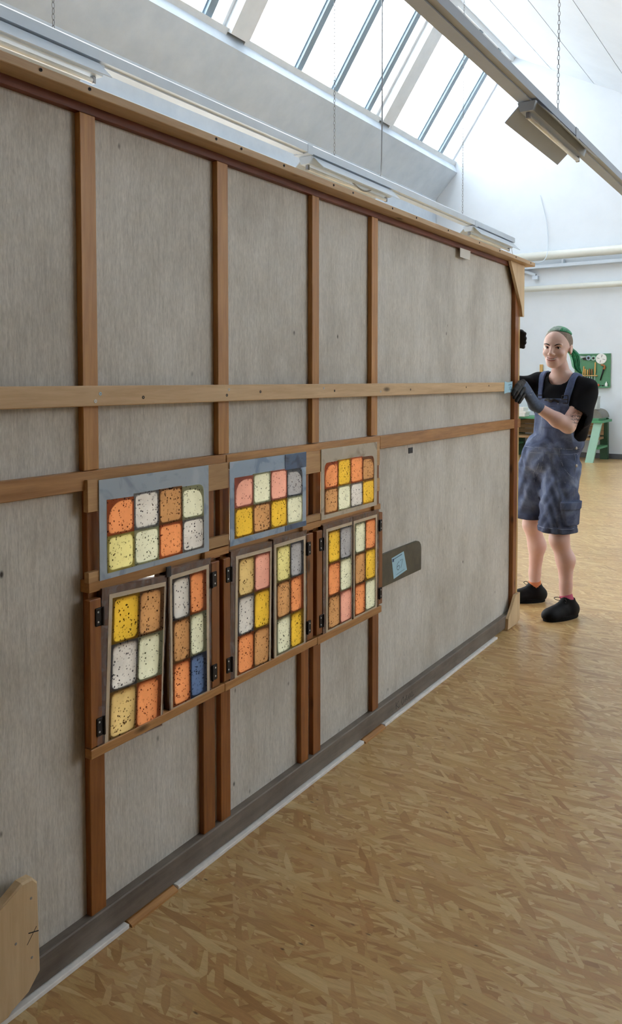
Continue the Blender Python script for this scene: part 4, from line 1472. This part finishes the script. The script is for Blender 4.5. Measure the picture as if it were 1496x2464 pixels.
# ---------------- face details
for s in (-1, 1):
    c = hp(s * 0.031, 0.0735, 0.0005)
    o = obj('eye', lathe(bmesh.new(), [(0.0005, -0.0125), (0.006, -0.011), (0.0105, -0.0065), (0.0125, 0), (0.0105, 0.0065), (0.006, 0.011), (0.0005, 0.0125)], 16), 'eye_white', body, True)
    o.location = c
    g = c + HS * 0.0095 * unit(Fh + 0.10 * Sh)
    o2 = obj('iris', lathe(bmesh.new(), [(0.0004, -0.0062), (0.004, -0.0048), (0.0062, 0), (0.004, 0.0048), (0.0004, 0.0062)], 12), 'eye_iris', body, True)
    o2.location = g - 0.0008 * Fh
    lid = [face_pt(s * 0.031 + q * 0.014, 0.0055 - 0.004 * q * q, 0.0005) for q in np.linspace(-1, 1, 7)]
    obj('eyelash', tube(bmesh.new(), lid, [0.0010, 0.0019, 0.0025, 0.0027, 0.0025, 0.0020, 0.0010], 6), 'brow_brown', body, True)
    lid = [face_pt(s * 0.031 + q * 0.012, -0.0070 + 0.002 * q * q, 0.0002) for q in np.linspace(-1, 1, 7)]
    obj('lower_lid', tube(bmesh.new(), lid, [0.0010, 0.0016, 0.002, 0.002, 0.002, 0.0016, 0.001], 6), 'skin', body, True)
    br = [face_pt(s * (0.031 + q * 0.018), 0.0185 + 0.004 * (q + 0.4) - 0.005 * q * q, 0.0005) for q in np.linspace(-1, 1, 8)]
    obj('eyebrow', tube(bmesh.new(), br, [0.0016, 0.0028, 0.0030, 0.0030, 0.0028, 0.0024, 0.0018, 0.001], 6), 'brow_brown', body, True)
mw = 0.0285
def mouth_u(q, base):
    return base + 0.0085 * q * q
up = [face_pt(q * mw, mouth_u(q, -0.0600), 0.0002) for q in np.linspace(-1, 1, 13)]
lo_ = [face_pt(q * mw * 0.94, mouth_u(q, -0.0715) , 0.0004) for q in np.linspace(-1, 1, 13)]
bm = bmesh.new()
tube(bm, up, [0.0008 + 0.0016 * (1 - abs(q) ** 2) for q in np.linspace(-1, 1, 13)], 6)
tube(bm, lo_, [0.0008 + 0.0026 * (1 - abs(q) ** 2) for q in np.linspace(-1, 1, 13)], 6)
obj('lips', bm, 'lip', body, True)
bm = bmesh.new()
ta = [bm.verts.new(face_pt(q * mw * 0.88, mouth_u(q, -0.0612), 0.0011)) for q in np.linspace(-1, 1, 13)]
tb_ = [bm.verts.new(face_pt(q * mw * 0.85, mouth_u(q, -0.0688), 0.0011)) for q in np.linspace(-1, 1, 13)]
for i in range(12):
    bm.faces.new((ta[i], ta[i + 1], tb_[i + 1], tb_[i]))
obj('teeth', bm, 'teeth', body, True)
bm = tube(bmesh.new(), [face_pt(q * mw * 1.02, mouth_u(q, -0.0596) , 0.0016) for q in np.linspace(-1, 1, 9)], 0.0007, 5)
obj('mouth_line', bm, 'brow_brown', body, True)
o = obj('earring', lathe(bmesh.new(), [(0.0005, -0.003), (0.003, 0), (0.0005, 0.003)], 10), 'button_brass', body, True)
o.location = hp(0.082, 0.004, -0.037)

# ---------------- hair
skC, skR = np.array((0, -0.012, 0.034)), np.array((0.073, 0.095, 0.077))


def skull(n, k=1.03):
    q = skC + skR * k * n
    return hp(*q)


tie = unit((0.05, -0.93, 0.18))
bm = bmesh.new(); bmp = bmesh.new()
NS = 64
for i in range(NS):
    q = -1 + 2 * i / (NS - 1)
    # hairline from temple over the forehead to the other temple, ends sweeping back above the ears
    a = q * 1.25
    n0 = unit((math.sin(a) * 0.84, 0.60 * math.cos(a) + 0.06 - 0.42 * q * q, 0.66 + 0.10 * math.cos(a * 1.6) - 0.10 * q * q))
    pts, rad = [], []
    for k in range(12):
        tt = k / 11
        n = unit(n0 * (1 - tt) + tie * tt + np.array((0, 0, 0.42)) * math.sin(math.pi * tt) * (1 - 0.6 * abs(q)))
        pts.append(skull(n, 1.015 + 0.055 * math.sin(math.pi * min(1, tt * 1.1)) ** 0.6 + 0.008 * random.random() + 0.012 * ((i % 3) == 0)))
        rad.append(0.0022 + 0.0042 * math.sin(math.pi * min(1, 0.12 + tt)) ** 0.7)
    sp = spline(pts, 2)
    rr_ = [rad[min(11, int(j / 2))] for j in range(len(sp))]
    if -0.95 < q < 0.25:
        tube(bmp, sp[:7], rr_[:7], 6)
        tube(bm, sp[5:], rr_[5:], 6)
    else:
        tube(bm, sp, rr_, 6)
hair = obj('hair', bm, 'hair_green', person, True, 'green hair combed back')
obj('hairline', bmp, 'hair_pale', hair, True, 'pale grown-out roots at the forehead')
bz = Field((-0.13, -0.20, 1.45), (0.21, 0.12, 1.73), 0.003)
bz.ell(hp(*skC), skR * HS * 1.035, HA, 0)
P = bz.points()
q = (P - HC) @ HA.T / HS
sd, fd, ud = q[..., 0], q[..., 1], q[..., 2]
front = fd - (0.040 + 0.30 * (ud - 0.02) - 0.05 * np.exp(-((ud + 0.03) / 0.02) ** 2))
bz.d = np.maximum(bz.d, front)
bz.d = np.maximum(bz.d, -0.028 - ud + 0.25 * np.minimum(0, fd + 0.03))
sdf_obj('buzzed_sides', bz, 'hair_buzzed', hair, 'short buzzed brown sides')
tb0 = skull(tie, 1.05)
bm = tube(bmesh.new(), [tb0 + 0.016 * (math.cos(a) * Sh + math.sin(a) * Uh) for a in np.linspace(0, 2 * math.pi, 13)[:-1]], 0.005, 6, True)
obj('hair_tie', bm, 'black_jersey', hair, True)
bm = bmesh.new()
tail = [np.array(tb0), np.array((0.130, 0.055, 1.572)), np.array((0.166, 0.052, 1.535)), np.array((0.176, 0.045, 1.495)), np.array((0.180, 0.038, 1.455)), np.array((0.200, 0.020, 1.418))]
for i in range(34):
    a = 2.399 * i
    rr0 = math.sqrt((i + 0.5) / 34)
    w = [0.012, 0.022, 0.027, 0.026, 0.022, 0.006]
    pts = [tail[k] + rr0 * w[k] * np.array((math.cos(a) * 0.9, math.sin(a), 0.35 * math.sin(a))) for k in range(6)]
    tube(bm, spline(pts, 4), [0.0045 + 0.003 * math.sin(math.pi * j / 20) if j < 20 else 0.0025 for j in range(21)], 6)
obj('ponytail', bm, 'hair_green', hair, True, 'bright green ponytail over the shoulder')

# ---------------- t-shirt
ts = Field((-0.34, -0.27, 0.96), (0.31, 0.26, 1.46), 0.0046)
ts.ell(tp(0, 0.0, 1.24), (0.162, 0.112, 0.175), TA, 0.03)
ts.ell(tp(0, 0.0, 1.08), (0.150, 0.112, 0.14), TA, 0.04)
ts.cone(tp(0, -0.005, 1.368), E_SH_L + np.array((0.0, 0, 0.010)), 0.062, 0.060, 0.03)
ts.cone(tp(0, -0.005, 1.368), E_SH_R + np.array((0, 0, 0.010)), 0.062, 0.058, 0.03)
torso_d = ts.d.copy()
ts.cone(E_SH_L + np.array((0.005, 0, -0.01)), np.array((0.128, -0.125, 1.165)), 0.070, 0.074, 0.03)
ts.ell((0.165, -0.055, 1.155), (0.068, 0.072, 0.105), None, 0.05)
ts.ell((0.135, 0.02, 1.10), (0.085, 0.08, 0.10), None, 0.05)
ts.cone(E_SH_R, E_EL_R * 0.85 + E_SH_R * 0.15, 0.062, 0.058, 0.03)
P = ts.points()
fold = 0.0035 * np.sin(38 * P[..., 0] + 22 * P[..., 2] + 6 * np.sin(17 * P[..., 1])) + 0.0025 * np.sin(60 * P[..., 2] - 35 * P[..., 0])
ts.d += fold.astype(np.float32)
# neck opening, and the near sleeve's mouth left open round the arm
nk = np.linalg.norm((P - (NB + np.array((-0.030, -0.034, 0.030)))) * np.array((1, 1, 0.8)), axis=-1) - 0.068
ts.d = np.maximum(ts.d, -nk.astype(np.float32))
ax_ = unit(E_EL_L - E_SH_L)
hem = (P - (E_SH_L * 0.36 + E_EL_L * 0.64)) @ ax_                 # >0 beyond the sleeve hem
along = np.clip((P - E_SH_L) @ ax_, 0, 0.4)
rad_ = np.linalg.norm(P - (E_SH_L + along[..., None] * ax_), axis=-1)
ts.d = np.maximum(ts.d, -np.maximum(-hem, rad_ - 0.078).astype(np.float32))            # open mouth
ts.d = np.maximum(ts.d, -np.maximum.reduce([-hem - 0.015, rad_ - 0.054]).astype(np.float32))   # hollow just inside it
ts.d = np.maximum(ts.d, 1.02 - P[..., 2])
shirt = sdf_obj('t_shirt', ts, 'black_jersey', person, 'loose black short-sleeved t-shirt', 3)

# ---------------- dungarees
PEL = np.array((0.012, 0.015, 0.0))
ov = Field((-0.26, -0.27, 0.44), (0.27, 0.30, 1.32), 0.0046)
ov.ell((0.012, 0.015, 0.925), (0.158, 0.140, 0.135), None, 0.03)
ov.ell(tp(-0.02, 0.0, 1.00), (0.166, 0.130, 0.085), TA, 0.05)
hemL, hemR = 0.497, 0.538
ov.cone((0.070, -0.045, 0.87), (0.028, -0.100, 0.44), 0.108, 0.104, 0.03)
ov.cone((-0.050, 0.070, 0.87), (-0.062, 0.140, 0.46), 0.100, 0.088, 0.03)
P = ov.points()
x, y, z = P[..., 0], P[..., 1], P[..., 2]
wr = 0.0035 * np.sin(44 * z + 9 * np.sin(16 * x) + 6 * np.sin(13 * y)) + 0.003 * np.sin(30 * x - 52 * z + 4 * np.sin(25 * y))
wr += 0.006 * np.exp(-((z - 0.82) / 0.05) ** 2) * np.sin(60 * x + 30 * z)
ov.d += wr.astype(np.float32)
# split between the legs, hems, hollow hem ends
near_side = (-(y + 0.0) * 0.75 + (x - 0.0) * 0.66)       # >0 on the near (left) leg's side
ov.d = np.maximum(ov.d, np.where(near_side > 0, hemL - z, hemR - z).astype(np.float32))
ov.cone((0.030, -0.100, 0.42), (0.036, -0.094, 0.52), 0.090, 0.090, 0.0, 's')
ov.cone((-0.062, 0.140, 0.44), (-0.060, 0.135, 0.56), 0.075, 0.075, 0.0, 's')
# bib: a layer lying on the shirt front
tsd = Field((-0.26, -0.27, 0.44), (0.27, 0.30, 1.32), 0.0046)
tsd.ell(tp(0, 0.0, 1.24), (0.162, 0.112, 0.175), TA, 0.03)
tsd.ell(tp(0, 0.0, 1.08), (0.150, 0.112, 0.14), TA, 0.04)
Q_ = (P - TC.astype(np.float32))
aa = Q_ @ At.astype(np.float32); fw = Q_ @ Tt.astype(np.float32)
bib = np.maximum.reduce([tsd.d - 0.016, np.abs(aa + 0.012) - (0.125 - 0.10 * np.clip(z - 1.05, 0, 1)), 0.02 - fw, z - (1.272 + 0.0 * aa), 0.95 - z])
k = 0.012
hh = np.clip(0.5 + 0.5 * (bib - ov.d) / k, 0, 1)
ov.d = (bib * (1 - hh) + ov.d * hh - k * hh * (1 - hh)).astype(np.float32)
# bib pocket and cargo pocket: raised patches
pk = np.maximum.reduce([tsd.d - 0.021, np.abs(aa + 0.005) - 0.060, 0.02 - fw, z - 1.225, 1.10 - z])
ov.d = np.minimum(ov.d, pk.astype(np.float32))
leg = Field((-0.26, -0.27, 0.44), (0.27, 0.30, 1.32), 0.0046)
leg.cone((0.070, -0.045, 0.87), (0.028, -0.100, 0.44), 0.108, 0.104, 0.0)
wq = (x - 0.05) * 0.80 - (y + 0.08) * 0.6     # outer, camera facing side
cg = np.maximum.reduce([leg.d - 0.014, 0.045 - wq, np.abs((x - 0.05) * 0.6 + (y + 0.08) * 0.8 + 0.03) - 0.068, z - 0.665, 0.545 - z])
fl = np.maximum.reduce([leg.d - 0.020, 0.040 - wq, np.abs((x - 0.05) * 0.6 + (y + 0.08) * 0.8 + 0.03) - 0.076, z - 0.680, 0.635 - z])
ov.d = np.minimum(ov.d, np.minimum(cg, fl).astype(np.float32))
# turned-up hem
for hz, side in ((hemL, near_side > 0), (hemR, near_side <= 0)):
    band = np.where(side & (z > hz) & (z < hz + 0.034), 0.005, 0.0)
    ov.d -= band.astype(np.float32)
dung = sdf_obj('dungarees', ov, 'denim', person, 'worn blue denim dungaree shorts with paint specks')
# straps hugging the shirt
for nm, a0, zlo in (('left', 0.078, 1.24), ('right', -0.078, 1.24)):
    st = Field((-0.26, -0.27, 1.15), (0.31, 0.26, 1.47), 0.0036)
    st.ell(tp(0, 0.0, 1.24), (0.162, 0.112, 0.175), TA, 0.03)
    st.ell(tp(0, 0.0, 1.08), (0.150, 0.112, 0.14), TA, 0.04)
    st.cone(tp(0, -0.005, 1.368), E_SH_L + np.array((0.0, 0, 0.010)), 0.062, 0.060, 0.03)
    st.cone(tp(0, -0.005, 1.368), E_SH_R + np.array((0, 0, 0.010)), 0.062, 0.058, 0.03)
    P2 = st.points()
    q2 = P2 - TC.astype(np.float32)
    a2 = q2 @ At.astype(np.float32); f2 = q2 @ Tt.astype(np.float32)
    ac = a0 * (1.0 + 0.25 * np.clip((P2[..., 2] - 1.25) / 0.15, 0, 1))
    st.d = np.maximum.reduce([st.d - 0.011, np.abs(a2 - ac) - 0.0165, zlo - P2[..., 2], -0.08 - f2]).astype(np.float32)
    so = sdf_obj('strap', st, 'denim_strap', dung, 'denim shoulder strap')
    bp_ = None
    for ff_ in np.arange(0.20, 0.0, -0.001):
        pq = tp(a0, ff_, 1.268)
        ii = np.clip(np.round((pq - tsd.lo) / tsd.h).astype(int), 0, tsd.n - 1)
        if tsd.d[tuple(ii)] < 0.020:
            bp_ = pq
            break
    bm = bmesh.new()
    for du in (-1, 1):
        tube(bm, [bp_ + du * 0.018 * At + np.array((0, 0, -0.022)), bp_ + du * 0.018 * At + np.array((0, 0, 0.022))], 0.0025, 6)
    for dv in (-0.022, 0.0, 0.022):
        tube(bm, [bp_ - 0.018 * At + np.array((0, 0, dv)), bp_ + 0.018 * At + np.array((0, 0, dv))], 0.0025, 6)
    obj('buckle', bm, 'dark_iron', dung, True, 'dark metal buckle')
# side buttons
for z_, a_ in ((0.985, 0.150), (0.885, 0.0)):
    pq = None
    base = (0.128, -0.070) if a_ else (0.118, -0.085)
    dirn = unit((0.45, -0.9, 0))
    for r_ in np.arange(0.12, -0.05, -0.001):
        p_ = np.array((base[0] - 0.02, base[1], z_)) + dirn * r_
        ii = np.clip(np.round((p_ - ov.lo) / ov.h).astype(int), 0, ov.n - 1)
        if ov.d[tuple(ii)] < 0.001:
            pq = p_
            break
    if pq is not None:
        bm = lathe(bmesh.new(), [(0.009, -0.002), (0.009, 0.002), (0.006, 0.0035), (0.001, 0.003)], 12)
        o = obj('button', bm, 'button_brass', dung, True)
        o.location = pq
        o.rotation_euler = Vector(dirn).to_track_quat('Z', 'Y').to_euler()
# black clip with a pen on the bib edge
def on_bib(a, z_, lift):
    for ff_ in np.arange(0.20, 0.0, -0.001):
        pq = tp(a, ff_, z_)
        ii = np.clip(np.round((pq - ov.lo) / ov.h).astype(int), 0, ov.n - 1)
        if ov.d[tuple(ii)] < 0.0:
            return pq + Tt * lift
    return tp(a, 0.12, z_)
bm = tube(bmesh.new(), spline([on_bib(-0.040, 1.262, 0.006), on_bib(-0.02, 1.266, 0.010), on_bib(0.0, 1.258, 0.010), on_bib(0.02, 1.264, 0.009), on_bib(0.046, 1.250, 0.006)], 5), [0.004 + 0.006 * math.sin(math.pi * j / 20) for j in range(21)], 8)
obj('bib_clip', bm, 'ink_black', dung, True, 'small black clip at the bib edge')
# stitched seams, laid on the cloth from the viewing side
def on_ov(x_, z_, lift=0.0006):
    for y_ in np.arange(-0.26, 0.25, 0.0015):
        ii = np.clip(np.round((np.array((x_, y_, z_)) - ov.lo) / ov.h).astype(int), 0, ov.n - 1)
        if ov.d[tuple(ii)] < 0.0:
            return np.array((x_, y_ - lift, z_))
    return np.array((x_, 0.1, z_))


SEAMS = [
    [(0.030, 0.985), (0.034, 0.93), (0.050, 0.875), (0.078, 0.835), (0.112, 0.815)],     # curved front pocket
    [(-0.078, 0.985), (-0.080, 0.90), (-0.086, 0.83), (-0.080, 0.775)],                    # fly
    [(-0.058, 0.975), (-0.060, 0.90), (-0.066, 0.83), (-0.080, 0.785)],
    [(-0.13, 0.985), (-0.06, 0.985), (0.02, 0.982), (0.09, 0.978), (0.15, 0.985)],         # waistband
    [(-0.13, 0.955), (-0.06, 0.955), (0.02, 0.952), (0.09, 0.950), (0.15, 0.955)],
    [(0.122, 0.95), (0.118, 0.85), (0.112, 0.76), (0.100, 0.69)],                          # side seam
]
for sm_ in SEAMS:
    pts = [on_ov(p_[0], p_[2]) for p_ in spline([(a_, 0, b_) for a_, b_ in sm_], 8)]
    obj('seam', tube(bmesh.new(), pts, 0.0013, 5), 'stitch', dung, True)
pts = [on_ov(x_, hemL + 0.030) for x_ in np.linspace(-0.075, 0.105, 16)]
obj('seam', tube(bmesh.new(), pts, 0.0012, 5), 'stitch', dung, True)

# ---------------- shoes and socks
def shoe(an, heel, toe, label, sock):
    heel, toe = np.array(heel), np.array(toe)
    d = unit(toe - heel)
    w = unit((-d[1], d[0], 0))
    L = np.linalg.norm(toe - heel)
    ax3 = np.stack([d, w, np.array((0, 0, 1.0))])
    c = (heel + toe) / 2
    F_ = Field(np.minimum(heel, toe) - np.array((0.08, 0.08, 0.01)), np.maximum(heel, toe) + np.array((0.08, 0.08, 0.16)), 0.0036)
    pt_ = lambda l, ww, z_: np.append((heel + d * L * l + w * ww)[:2], z_)
    F_.ell(pt_(0.20, 0, 0.045), (0.062, 0.040, 0.052), ax3, 0.02)
    F_.ell(pt_(0.50, 0, 0.040), (0.075, 0.042, 0.050), ax3, 0.03)
    F_.ell(pt_(0.76, 0, 0.032), (0.062, 0.047, 0.040), ax3, 0.03)
    F_.ell(pt_(0.86, 0, 0.026), (0.036, 0.038, 0.030), ax3, 0.03)
    F_.cone(pt_(0.22, 0, 0.06), pt_(0.26, 0, 0.098), 0.040, 0.039, 0.02)
    F_.cone(pt_(0.45, 0, 0.07), pt_(0.36, 0, 0.110), 0.026, 0.018, 0.03)
    P3 = F_.points()
    F_.d = np.maximum(F_.d, 0.012 - P3[..., 2])
    F_.cone(pt_(0.27, 0, 0.098), pt_(0.27, 0, 0.16), 0.033, 0.036, 0.004, 's')
    so = sdf_obj('shoe', F_, 'shoe_black', person, label)
    # sole
    n = 28
    prof = []
    for i in range(n):
        a = 2 * math.pi * i / n
        l = 0.5 + 0.5 * math.cos(a)
        wid = (0.036 + 0.012 * math.sin(math.pi * min(1, l * 0.75))) * math.copysign(abs(math.sin(a)) ** 0.7, math.sin(a))
        p_ = heel + d * (L * (-0.02 + 1.03 * l)) + w * wid
        prof.append((p_[0], p_[1]))
    bm = prism(bmesh.new(), prof, 'Z', 0.0, 0.024)
    bmesh.ops.bevel(bm, geom=list(bm.edges), offset=0.003, segments=1, affect='EDGES')
    obj('sole', bm, 'shoe_sole', so, False)
    # laces
    bm = bmesh.new()
    for k_, l in enumerate((0.42, 0.49, 0.56, 0.63)):
        zt_ = 0.104 - 0.013 * k_
        tube(bm, spline([pt_(l, -0.028, zt_ - 0.020), pt_(l - 0.02, 0, zt_ - 0.002), pt_(l + 0.01, 0.028, zt_ - 0.020)], 4), 0.0028, 6)
    for sg in (-1, 1):
        tube(bm, spline([pt_(0.42, 0, 0.106), pt_(0.47, sg * 0.028, 0.118), pt_(0.52, sg * 0.050, 0.110), pt_(0.49, sg * 0.036, 0.100), pt_(0.43, 0, 0.104)], 5), 0.002, 6)
    obj('laces', bm, 'shoe_sole', so, True)
    # sock cuff
    bm = tube(bmesh.new(), [pt_(0.27, 0, 0.075), an + np.array((0, 0, 0.045))], [0.039, 0.0375], 18)
    obj('sock', bm, sock, person, True)
    return so


shoe(AN_L, (0.150, -0.105, 0), (-0.070, -0.215, 0), 'black trainer with laces, on the front foot', 'sock_pink')
shoe(AN_R, (0.052, 0.205, 0), (-0.165, 0.180, 0), 'black trainer with laces, on the rear foot', 'sock_orange')

# ---------------- gloves
def finger(F_, pts, radii, k=0.006):
    for i in range(len(pts) - 1):
        F_.cone(pts[i], pts[i + 1], radii[i], radii[i + 1], k)


lo = np.array(E_WR_L)
gb = Field((-0.34, -0.42, 1.15), (-0.06, -0.08, 1.44), 0.0028)
KN = [np.array(w2l(p_)) for p_ in ((-1.418, 4.275, 1.362), (-1.414, 4.315, 1.368), (-1.414, 4.352, 1.358), (-1.418, 4.384, 1.340))]
cuff0 = E_WR_L + 0.035 * unit(E_EL_L - E_WR_L)
gb.cone(cuff0, E_WR_L, 0.0325, 0.031, 0.01)
palm_c = np.mean(KN, 0)
for k_ in KN:
    gb.cone(E_WR_L + 0.25 * (k_ - palm_c), k_, 0.026, 0.0145, 0.018)
back = sdf_obj('glove', gb, 'glove_grey', person, 'grey knitted work glove with black coated fingers')
gf = Field((-0.36, -0.46, 1.18), (-0.06, -0.06, 1.44), 0.0026)
TIPS = [[(-1.414, 4.225, 1.348), (-1.420, 4.192, 1.322), (-1.424, 4.180, 1.300)],
        [(-1.408, 4.262, 1.346), (-1.414, 4.218, 1.312), (-1.424, 4.200, 1.284)],
        [(-1.408, 4.302, 1.330), (-1.414, 4.258, 1.292), (-1.424, 4.238, 1.266)],
        [(-1.412, 4.344, 1.310), (-1.418, 4.306, 1.278), (-1.424, 4.288, 1.256)]]
for k_, tp_ in zip(KN, TIPS):
    finger(gf, [k_ * 0.7 + 0.3 * E_WR_L] + [k_] + [np.array(w2l(p_)) for p_ in tp_], [0.015, 0.0148, 0.0128, 0.0115, 0.0100], 0.004)
finger(gf, [E_WR_L + np.array((-0.01, 0.01, 0.03)), np.array(w2l((-1.455, 4.425, 1.315))), np.array(w2l((-1.500, 4.430, 1.345))), np.array(w2l((-1.530, 4.425, 1.365)))], [0.020, 0.017, 0.014, 0.011], 0.006)
sdf_obj('glove_fingers', gf, 'glove_black', back, 'black coated glove fingers')
# printed mark on the back of the hand
bm = bmesh.new()
for i, (dy_, dz_) in enumerate(((0, 0), (0.014, -0.014), (-0.010, -0.020))):
    c_ = np.array(w2l((-1.388, 4.372 + dy_, 1.318 + dz_)))
    tube(bm, [c_ + np.array((-0.008, 0, 0.003)), c_ + np.array((0.008, 0.0, -0.003))], 0.002, 5)
obj('glove_print', bm, 'glove_print', back, True)

# the other hand, holding the far edge higher up from behind
gr = Field((-0.36, -0.30, 1.44), (-0.12, 0.0, 1.72), 0.0028)
HR = np.array(w2l((-1.545, 4.435, 1.575)))
gr.cone(E_WR_R, HR, 0.030, 0.030, 0.02)
Kr = [HR + np.array(o_) for o_ in ((0.012, -0.012, 0.058), (0.016, -0.004, 0.040), (0.016, 0.0, 0.016), (0.012, 0.004, -0.006))]
for k_ in Kr:
    gr.cone(HR, k_, 0.022, 0.015, 0.015)
ends = [[(-1.500, 4.420, 1.655), (-1.462, 4.416, 1.650), (-1.438, 4.408, 1.640)], [(-1.498, 4.424, 1.630), (-1.458, 4.418, 1.624), (-1.436, 4.408, 1.614)], [(-1.498, 4.424, 1.606), (-1.460, 4.418, 1.600), (-1.438, 4.410, 1.590)], [(-1.500, 4.422, 1.584), (-1.466, 4.416, 1.576), (-1.446, 4.412, 1.566)]]
for k_, e_ in zip(Kr, ends):
    finger(gr, [k_] + [np.array(w2l(p_)) for p_ in e_], [0.0145, 0.0140, 0.0130, 0.0110], 0.014)
finger(gr, [HR, np.array(w2l((-1.56, 4.40, 1.61))), np.array(w2l((-1.548, 4.36, 1.63)))], [0.018, 0.014, 0.011], 0.006)
sdf_obj('glove', gr, 'glove_black', person, 'black work glove round the panel edge, higher up')
